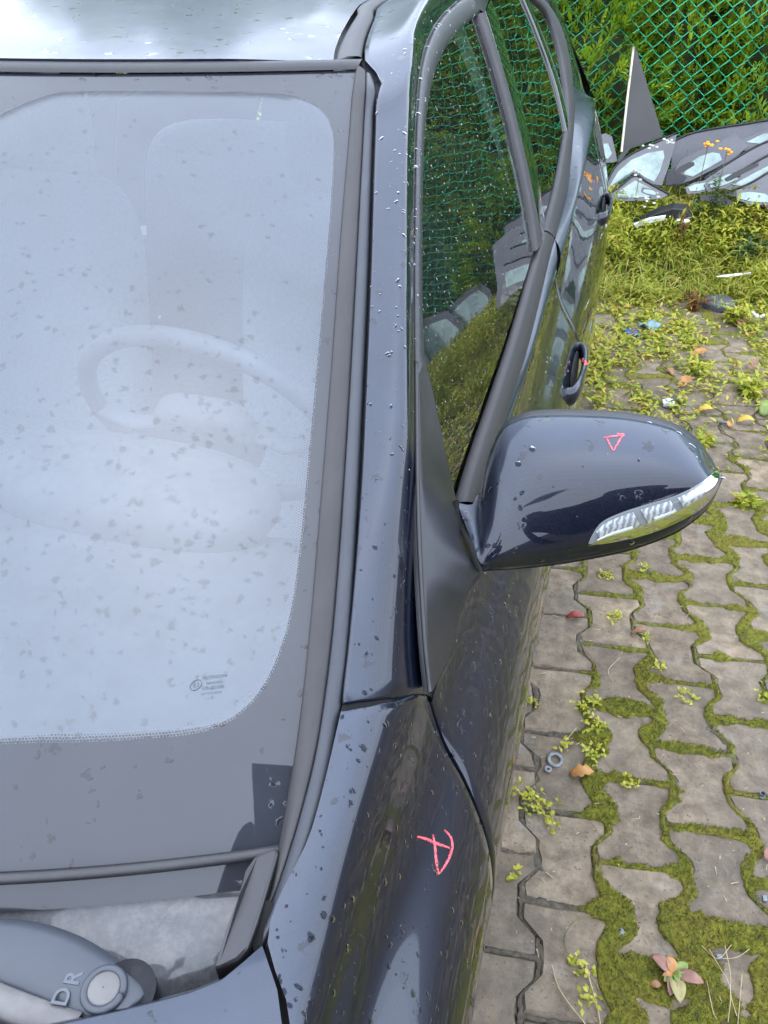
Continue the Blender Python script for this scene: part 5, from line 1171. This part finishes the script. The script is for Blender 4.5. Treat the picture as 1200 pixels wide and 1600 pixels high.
# ---- water beads
def water_mat():
    nt = NT('water_bead'); tr = nt.n('ShaderNodeBsdfTransparent'); tr.inputs[0].default_value = (.5, .53, .57, 1); gl = nt.n('ShaderNodeBsdfGlossy'); gl.inputs['Roughness'].default_value = .02; gl.inputs[0].default_value = (.6, .6, .62, 1)
    fr = nt.n('ShaderNodeFresnel'); fr.inputs[0].default_value = 1.22; return nt.done(nt.mixsh(fr.outputs[0], tr.outputs[0], gl.outputs[0]))
M['water'] = water_mat()
def beads(parent, obj, n, r0, r1, filt=None, seed=1, long_=1.35):
    r = np.random.default_rng(seed); me = obj.data; V = np.empty(len(me.vertices)*3, np.float32); me.vertices.foreach_get('co', V); V = V.reshape(-1, 3)
    polys = [p for p in me.polygons]; idx = r.integers(0, len(polys), n*4); A, Nn = [], []
    for i in idx:
        p = polys[i]; vs_ = V[list(p.vertices)]; w_ = r.random(len(vs_)); w_ /= w_.sum(); c = (vs_*w_[:, None]).sum(0)
        if filt is None or filt(c): A.append(c); Nn.append(np.array(p.normal))
        if len(A) >= n: break
    C_ = np.array(A); N_ = np.array(Nn); N_ *= np.sign(((CC-C_)*N_).sum(1))[:, None]; m_ = len(C_)
    dn = np.array([0, 0, -1.])-N_*N_[:, 2:3]*-1; dn /= np.linalg.norm(dn, axis=1)[:, None]+1e-9; sd2 = np.cross(N_, dn); rad = r0+(r1-r0)*r.random(m_)**2.5
    k = 8; a = np.linspace(0, 2*math.pi, k, endpoint=False); st = 1+(long_-1)*2*r.random(m_)**2; rings = []
    for q, h_ in ((1, 0), (.8, .16), (.4, .27)):
        wob = 1+.25*np.sin(a[None, :]*2+r.random(m_)[:, None]*6)
        rings.append(C_[:, None]+(rad[:, None, None]*q*wob[..., None])*(sd2[:, None]*np.cos(a)[None, :, None]+dn[:, None]*(np.sin(a)[None, :]*st[:, None])[..., None])+N_[:, None]*(rad*h_+.0002)[:, None, None])
    G = np.stack(rings, 1).reshape(m_, -1, 3); b = np.arange(m_)[:, None]*(3*k); gf = grid_faces(3, k, False, True); F4 = (b[:, :, None]+gf[None].reshape(1, -1, 4).reshape(1, -1)[:, :, None].reshape(1, -1, 4)[0][None].reshape(1, 1, -1)).reshape(-1, 4) if False else (b[:, None, :]+gf[None, :, :]).reshape(-1, 4)
    F8 = b+2*k+np.arange(k)[None, :]
    o = link('water_beads', mesh_np('water_beads', G.reshape(-1, 3), [F4, F8]), M['water'], parent); tag(o, kind='stuff'); return o
beads(fdoor, fglass, 1000, .0005, .0016, None, 2); beads(fdoor, wframe, 110, .0008, .0022, None, 3)
beads(car, pillar, 260, .0004, .0022, lambda c: c[1] < 1.3 and c[0] > -.32, 4); beads(car, fender, 420, .0005, .0026, lambda c: c[2] > .70 and c[1] > .1, 5)
beads(car, fdoor, 380, .0005, .0024, lambda c: c[2] > .70, 6); beads(car, mirror_cover, 44, .0007, .0034, None, 7)
# ---- seedlings and weeds in the near joints
def seedling(px, py, label, n=9, L=.016, W=.009, h=.012, mat='weed', tint=(.35, .8), spread=.02, name='seedling'):
    c = on_ground(px, py); off = np.c_[RNG.normal(0, spread, (n, 2)), RNG.random(n)*h]; d = rdirs(n*2, .05, .75)
    p = [leaves(np.repeat(c+off, 2, 0), d, L*(.6+.7*RNG.random(n*2)), W, .2, tint[0]+(tint[1]-tint[0])*RNG.random(n*2), .12, .5)]
    o = leaf_obj(name, p, M[mat]); tag(o, label, 'seedling'); return o
for a_ in ((833, 1098, 'small seedling against the car sill under the mirror', 12), (883, 1165, 'bright seedling beside the grey metal ring', 12), (826, 1245, 'green seedlings by the car below the metal ring', 26), (845, 1262, 'seedlings in the joint left of the orange dry leaf', 22), (862, 1290, 'yellowish seedling at a paver corner near the wing', 8), (808, 1371, 'lone seedling on the paver nearest the wing', 7),
           (920, 1100, 'leafy green clump in the joint below the mirror', 34), (930, 1140, 'second green clump in the joint below the mirror', 30), (926, 1180, 'green clump right of the metal ring', 24), (945, 900, 'small weed just under the mirror lamp', 14), (1002, 890, 'small weed under the mirror tip', 12), (1072, 1092, 'pale seedling on the paver in the middle of the paving', 14), (1032, 1045, 'tiny seedling in a mossy joint', 8), (983, 1225, 'seedling beside the dry twigs', 12),
           (892, 1505, 'green shoot on the thin runner at the bottom', 8), (915, 1515, 'brighter shoot on the runner at the bottom', 10), (922, 1560, 'low green shoots at the bottom edge', 9), (1195, 1090, 'pale plant at the right edge', 10), (1010, 1000, 'tiny weed in the joint under the lamp', 8), (960, 965, 'dried little weed on the paver under the mirror', 14)):
    seedling(a_[0], a_[1], a_[2], a_[3], .013 if a_[1] > 1080 else .016, .008, .012, spread=.006+.0003*a_[3])
# ---- rosette with pink and green leaves
def big_leaf(name, c, d, L, W, mat, parent, curl=.2, lobes=0., nseg=8):
    d = np.asarray(d, float); hd = d/np.linalg.norm(d); s = np.cross((0, 0, 1), hd); s /= np.linalg.norm(s)+1e-9; up = np.cross(hd, s); G = []
    for k in range(nseg):
        q = k/(nseg-1); w_ = W*.5*(math.sin(math.pi*min(1, .06+q*.94))**.7)*(1+lobes*math.sin(q*19)) if q < 1 else .0005
        p = c+hd*L*q+up*L*(curl*math.sin(q*2.6)-.25*curl*q); G.append([p-s*w_+up*w_*.25, p-s*w_*.5+up*w_*.04, p, p+s*w_*.5+up*w_*.04, p+s*w_+up*w_*.25])
    o = grid(name, np.array(G), mat, parent, solid=.0006); return o
def lm(name, c1, c2): return simple(name, c1, .55, 0, 45, col2=c2)
M['pink_leaf'] = lm('pink_brown_leaf', (.15, .065, .045), (.30, .15, .11)); M['green_leaf'] = lm('fresh_green_leaf', (.09, .15, .025), (.21, .26, .06)); M['olive_leaf'] = lm('olive_leaf', (.16, .16, .05), (.32, .27, .11)); M['orange_leaf'] = lm('orange_dead_leaf', (.24, .10, .028), (.44, .22, .06)); M['yellow_leaf'] = lm('yellow_leaf', (.40, .24, .03), (.58, .38, .05)); M['red_leaf'] = lm('dark_red_leaf', (.16, .02, .02), (.34, .05, .04)); M['brown_leaf'] = lm('brown_leaf', (.15, .07, .03), (.34, .18, .08))
rc = on_ground(1050, 1526, .006); ros = empty('rosette_weed', tuple(rc)); tag(ros, 'rosette weed with pinkish outer leaves on the moss at the bottom', 'weed')
for px, py, L_, W_, mt_ in ((1012, 1498, .046, .024, 'pink_leaf'), (1042, 1503, .030, .020, 'orange_leaf'), (1072, 1512, .034, .020, 'green_leaf'), (1095, 1543, .052, .024, 'pink_leaf'), (1062, 1590, .052, .028, 'olive_leaf'), (1040, 1578, .044, .020, 'pink_leaf'), (1028, 1545, .028, .016, 'green_leaf'), (1056, 1540, .022, .012, 'green_leaf'), (1065, 1532, .020, .012, 'green_leaf'), (1032, 1531, .026, .010, 'orange_leaf')):
    t_ = on_ground(px, py)-rc; t_[2] = .006; big_leaf('leaf', np.zeros(3)+np.array([0, 0, .004]), t_, L_, W_, M[mt_], ros, .22)
# ---- fallen leaves
def fallen(px, py, L, W, mat, label, ang, lob=.0, curl=.25):
    c = on_ground(px, py, .003); o = big_leaf('fallen_leaf', c, (math.cos(ang), math.sin(ang), .12), L, W, M[mat], None, curl, lob); tag(o, label, 'leaf'); return o
for a_ in ((890, 1212, .055, .03, 'orange_leaf', 'orange dry leaf below the grey metal ring', .3, .3), (884, 966, .05, .022, 'red_leaf', 'dark red leaf by the car under the mirror', .2, .2), (1078, 560, .10, .05, 'orange_leaf', 'pale orange leaf above the mirror, topmost of three', .6, .3), (1062, 606, .09, .05, 'orange_leaf', 'light orange leaf just above the mirror cover', 1.0, .3), (1052, 588, .06, .03, 'brown_leaf', 'brown leaf between two orange ones above the mirror', 2.2, .1),
           (1090, 643, .060, .045, 'yellow_leaf', 'round yellow leaf above the mirror tip', .2, 0), (1150, 660, .068, .042, 'yellow_leaf', 'oval yellow leaf right of the round yellow one', .1, 0), (1140, 668, .035, .03, 'orange_leaf', 'small pink leaf under the oval yellow leaf', 1.6, 0), (1196, 1345, .03, .02, 'pink_leaf', 'small pink leaf at the right edge of the paving', 1.2, 0), (985, 992, .05, .016, 'brown_leaf', 'curled brown leaf in the joint under the mirror lamp', .5, .2), (1145, 785, .03, .022, 'orange_leaf', 'tiny orange leaf right of the mirror lamp', .4, .3),
           (1160, 515, .10, .05, 'brown_leaf', 'brown leaf among the low weeds at the right', 1.9, .2), (1150, 505, .09, .04, 'yellow_leaf', 'yellow leaf beside the white flowers', 2.6, 0), (1170, 580, .09, .03, 'pink_leaf', 'pink-brown leaf on the paving right of the orange ones', 1.2, 0), (1015, 1540, .02, .014, 'brown_leaf', 'tiny brown leaf left of the rosette weed', .2, 0), (960, 455, .10, .05, 'orange_leaf', 'orange leaf beside the rear door on the paving', .3, .2), (1190, 650, .10, .07, 'green_leaf', 'broad pale green leaf at the right edge', 1.0, 0)):
    fallen(*a_)
# ---- debris
M['zinc'] = simple('dull_zinc', (.17, .175, .185), .55, .3, 90, metal=.3); M['blue_plastic'] = simple('blue_plastic', (.02, .07, .24), .5); M['teal_film'] = simple('clear_teal_plastic', (.16, .27, .29), .3, .3, 30); M['white_plastic'] = simple('white_plastic', (.62, .63, .63), .5, .1, 40); M['dark_disc'] = simple('dark_grey_disc', (.07, .075, .09), .5, .2, 30); M['grey_bit'] = simple('grey_slate_bit', (.15, .17, .19), .4)
c = on_ground(867, 1188, .004); a = np.linspace(0, 2*math.pi, 29); gasket_ = tube('flange_gasket', [c+np.array([.0145*math.cos(k), .0165*math.sin(k), 0]) for k in a], .0042, M['zinc'], None, 8, squash=(1.1, .4)); tag(gasket_, 'grey metal ring with a lug lying in the joint by the car', 'metal ring')
c2 = on_ground(856, 1203, .004); tube('lug', [c2+np.array([.006*math.cos(k), .006*math.sin(k), 0]) for k in a], .0032, M['zinc'], gasket_, 8, squash=(1, .5))
def bit(px, py, s, mat, label, name, cat, rz=.4, bev=.2):
    c = on_ground(px, py, s[2]/2); o = boxm(name, (0, 0, 0), s, M[mat], None, min(s)*bev); o.location = c; o.rotation_euler = (.1, -.08, rz); tag(o, label, cat); return o
cl = bit(1043, 633, (.045, .035, .02), 'white_plastic', 'white plastic clip on the paving behind the mirror', 'plastic_clip', 'clip', .2)
dome('clip_stud', np.array([0, .002, .008]), .011, .012, M['white_plastic'], cl, 14, 5); boxm('clip_tab', (.0, -.020, -.004), (.03, .012, .006), M['zinc'], cl, .001)
bit(970, 1458, (.013, .012, .006), 'grey_bit', 'small grey square chip lying on moss', 'slate_chip', 'chip', .9); bit(1123, 1496, (.010, .008, .006), 'grey_bit', 'tiny grey chip near the dry stems', 'slate_chip', 'chip', .3); bit(1127, 661, (.05, .012, .01), 'zinc', 'small metal piece by the oval yellow leaf', 'metal_piece', 'metal piece', -.3); bit(1194, 1405, (.008, .012, .006), 'grey_bit', 'small bluish chip at the right edge on moss', 'slate_chip', 'chip', .1)
nt_ = tube('metal_nut', [on_ground(1190, 1244, .001), on_ground(1190, 1244, .011)], .0075, M['zinc'], None, 6, smooth=False); tag(nt_, 'small bright nut on the moss at the right edge', 'nut'); tube('bore_shade', [on_ground(1190, 1244, .0105), on_ground(1190, 1244, .0116)], .0042, M['gap'], nt_, 12)  # black disc on the nut's top face paints the shade of its hole
dd_ = on_ground(1122, 478, .0); o = dome('plastic_disc', dd_, .085, .045, M['dark_disc'], None, 28, 7, .7); tag(o, 'dark grey domed disc half hidden in the weeds', 'disc')
c = on_ground(985, 525, .015); bp = blob('plastic_wrapper', c, (.035, .03, .018), M['blue_plastic'], None, 14, 8, .7); tag(bp, 'crumpled blue and clear plastic wrapper on the paving', 'wrapper')
P = np.array([[c+np.array([.03+.10*u_, .05+.06*v_+.02*u_, .012+.02*math.sin(u_*7+v_*4)]) for u_ in np.linspace(0, 1, 9)] for v_ in np.linspace(0, 1, 7)]); grid('clear_film', P, M['teal_film'], bp, solid=.001)
blob('red_print', c+np.array([.012, -.012, .012]), (.010, .010, .006), M['red_leaf'], bp, 10, 6, .8)
# ---- runners, straw and twigs
def stalk(pts, r, label, mat='dry_stem', name='dry_stalk', dz=.006):
    P = [on_ground(p[0], p[1], dz+(p[2] if len(p) > 2 else 0)) for p in pts]; o = tube(name, P, r, M[mat], None, 6, res=24); tag(o, label, 'stalk'); return o
stalk([(862, 1512), (872, 1545), (892, 1575), (912, 1600), (930, 1630)], .0012, 'yellow grass runner at the bottom left of the paving'); stalk([(915, 1512), (922, 1540), (932, 1575), (938, 1610)], .0016, 'thicker straw stem beside the yellow runner')
stalk([(940, 1435), (905, 1437), (886, 1455), (882, 1480), (896, 1505), (918, 1525), (935, 1550), (955, 1590)], .0008, 'thin dark looping root on the paver', 'stem', 'thin_root'); stalk([(1105, 1490, .01), (1118, 1520, .02), (1135, 1555, .02), (1136, 1600)], .0010, 'tallest dry stem right of the rosette weed'); stalk([(1128, 1485, .015), (1135, 1530, .02), (1138, 1560, .01), (1150, 1590)], .0009, 'dry stem beside the tallest one'); stalk([(1158, 1525), (1155, 1560), (1151, 1605)], .0009, 'dry stem furthest right at the bottom'); stalk([(1103, 1535), (1112, 1580), (1118, 1595)], .0010, 'short dry stem next to the rosette leaf')
stalk([(1095, 1480), (1120, 1500), (1142, 1478)], .0008, 'crossed dry straw on the moss'); stalk([(1128, 1500), (1150, 1498), (1170, 1485)], .0007, 'thin straw on the moss at the right'); stalk([(900, 1140), (885, 1158), (880, 1165)], .0010, 'short twig beside the bright seedling'); stalk([(938, 1180), (960, 1205), (985, 1180), (1000, 1165)], .0008, 'thin twig in the weeds right of the metal ring', 'stem'); stalk([(925, 1290), (935, 1310), (930, 1370), (938, 1420)], .0006, 'thin dark root along the joint', 'stem', 'thin_root'); stalk([(968, 1030), (950, 1050), (958, 1070)], .0010, 'pale dry straw on the paver under the mirror'); stalk([(855, 1255), (880, 1262), (870, 1290)], .0008, 'thin twig by the seedlings near the wing', 'stem')
n = 160; bx_ = RNG.random(n); px_ = 800+bx_*420; py_ = 900+RNG.random(n)*720; V_, F_ = [], []
for k in range(n):
    c = on_ground(px_[k], py_[k], .0015)
    if pj(c)[0] < np.interp(py_[k], sil_y, sil_x)+8: continue
    an = RNG.random()*6.28; l_ = .002+RNG.random()**3*.008; w_ = .0005+RNG.random()*.0012; d = np.array([math.cos(an), math.sin(an), .1])*l_; s = np.array([-math.sin(an), math.cos(an), 0])*w_; b = len(V_)
    V_ += [c-d-s, c+d-s*.5, c+d+s*.5, c-d+s, c+np.array([0, 0, w_*1.2])]; F_ += [(b, b+1, b+4), (b+1, b+2, b+4), (b+2, b+3, b+4), (b+3, b, b+4)]
cr_o = link('plant_crumbs', mesh_np('plant_crumbs', np.array(V_), np.array(F_)), M['dry_stem'], None, False); tag(cr_o, 'bits of dry straw and grit strewn over the paving', 'litter', kind='stuff')
# ---- the photographer, beside the front wing (shows only mirrored in glass and paint)
M['jacket'] = simple('dark_jacket', (.012, .014, .022), .85, .3, 30); M['phone'] = simple('phone_black', (.008, .008, .01), .3)
def W3(f, r, z): q = CFH*f+CR*r; return (q[0], q[1], z)
sk = [('pel', W3(-.46, .10, .93), .15), ('chest', W3(-.44, .10, 1.30), .17), ('neck', W3(-.41, .09, 1.50), .06), ('head', W3(-.37, .08, 1.62), .095), ('crown', W3(-.37, .08, 1.72), .08)]
ed = [(0, 1), (1, 2), (2, 3), (3, 4)]
def add(par, pos, r): sk.append(('v', pos, r)); ed.append((par, len(sk)-1)); return len(sk)-1
for sg in (1, -1):
    sh_ = add(1, W3(-.42, .09+sg*.20, 1.42), .07)
    if sg < 0:                                                          # left hand holds the phone up
        el = add(sh_, W3(-.26, .08+sg*.22, 1.20), .05); wr = add(el, W3(-.10, -.06+sg*.09, 1.42), .035); hd_ = add(wr, W3(-.055, -.06+sg*.065, 1.49), .028)
        for k in range(4): f1 = add(hd_, W3(-.038, -.06+sg*.058, 1.50+.018*k), .010); add(f1, W3(-.03, -.06+sg*.042, 1.502+.018*k), .008)
        t1 = add(hd_, W3(-.06, -.06+sg*.035, 1.515), .011); add(t1, W3(-.045, -.06+sg*.02, 1.53), .009)
    else:                                                               # right arm hangs
        el = add(sh_, W3(-.46, .09+sg*.25, 1.13), .05); wr = add(el, W3(-.42, .09+sg*.26, .88), .035); hd_ = add(wr, W3(-.40, .09+sg*.26, .80), .030)
        for k in range(4): f1 = add(hd_, W3(-.425+.018*k, .09+sg*.265, .74), .010); add(f1, W3(-.42+.017*k, .09+sg*.25, .70), .008)
        t1 = add(hd_, W3(-.365, .09+sg*.25, .77), .011); add(t1, W3(-.355, .09+sg*.24, .735), .009)
    hp_ = add(0, W3(-.46, .10+sg*.10, .88), .10); kn = add(hp_, W3(-.44, .10+sg*.11, .48), .07); an_ = add(kn, W3(-.47, .10+sg*.12, .09), .05); add(an_, W3(-.36, .10+sg*.14, .045), .042)
pm = bpy.data.meshes.new('person'); pm.from_pydata([s_[1] for s_ in sk], ed, []); po = bpy.data.objects.new('person', pm); COL.objects.link(po); pm.materials.append(M['jacket'])
md = po.modifiers.new('skin', 'SKIN'); md.use_smooth_shade = True
for v, s_ in zip(pm.skin_vertices[0].data, sk): v.radius = (s_[2], s_[2])
pm.skin_vertices[0].data[0].use_root = True; po.modifiers.new('sub', 'SUBSURF').levels = 1; po.modifiers['sub'].render_levels = 1
tag(po, 'person in dark clothes holding up a phone beside the front wing', 'person')
pc_ = CC-CFW*.014-CR*.060+CUP*.025; Rm = Matrix((Vector(CR), Vector(CUP), Vector(-CFW))).transposed()
ph_ = boxm('phone', (0, 0, 0), (.084, .15, .009), M['phone'], None, .003); ph_.location = pc_; ph_.rotation_euler = Rm.to_euler(); tag(ph_, 'black phone held up by the person beside the wing', 'phone')
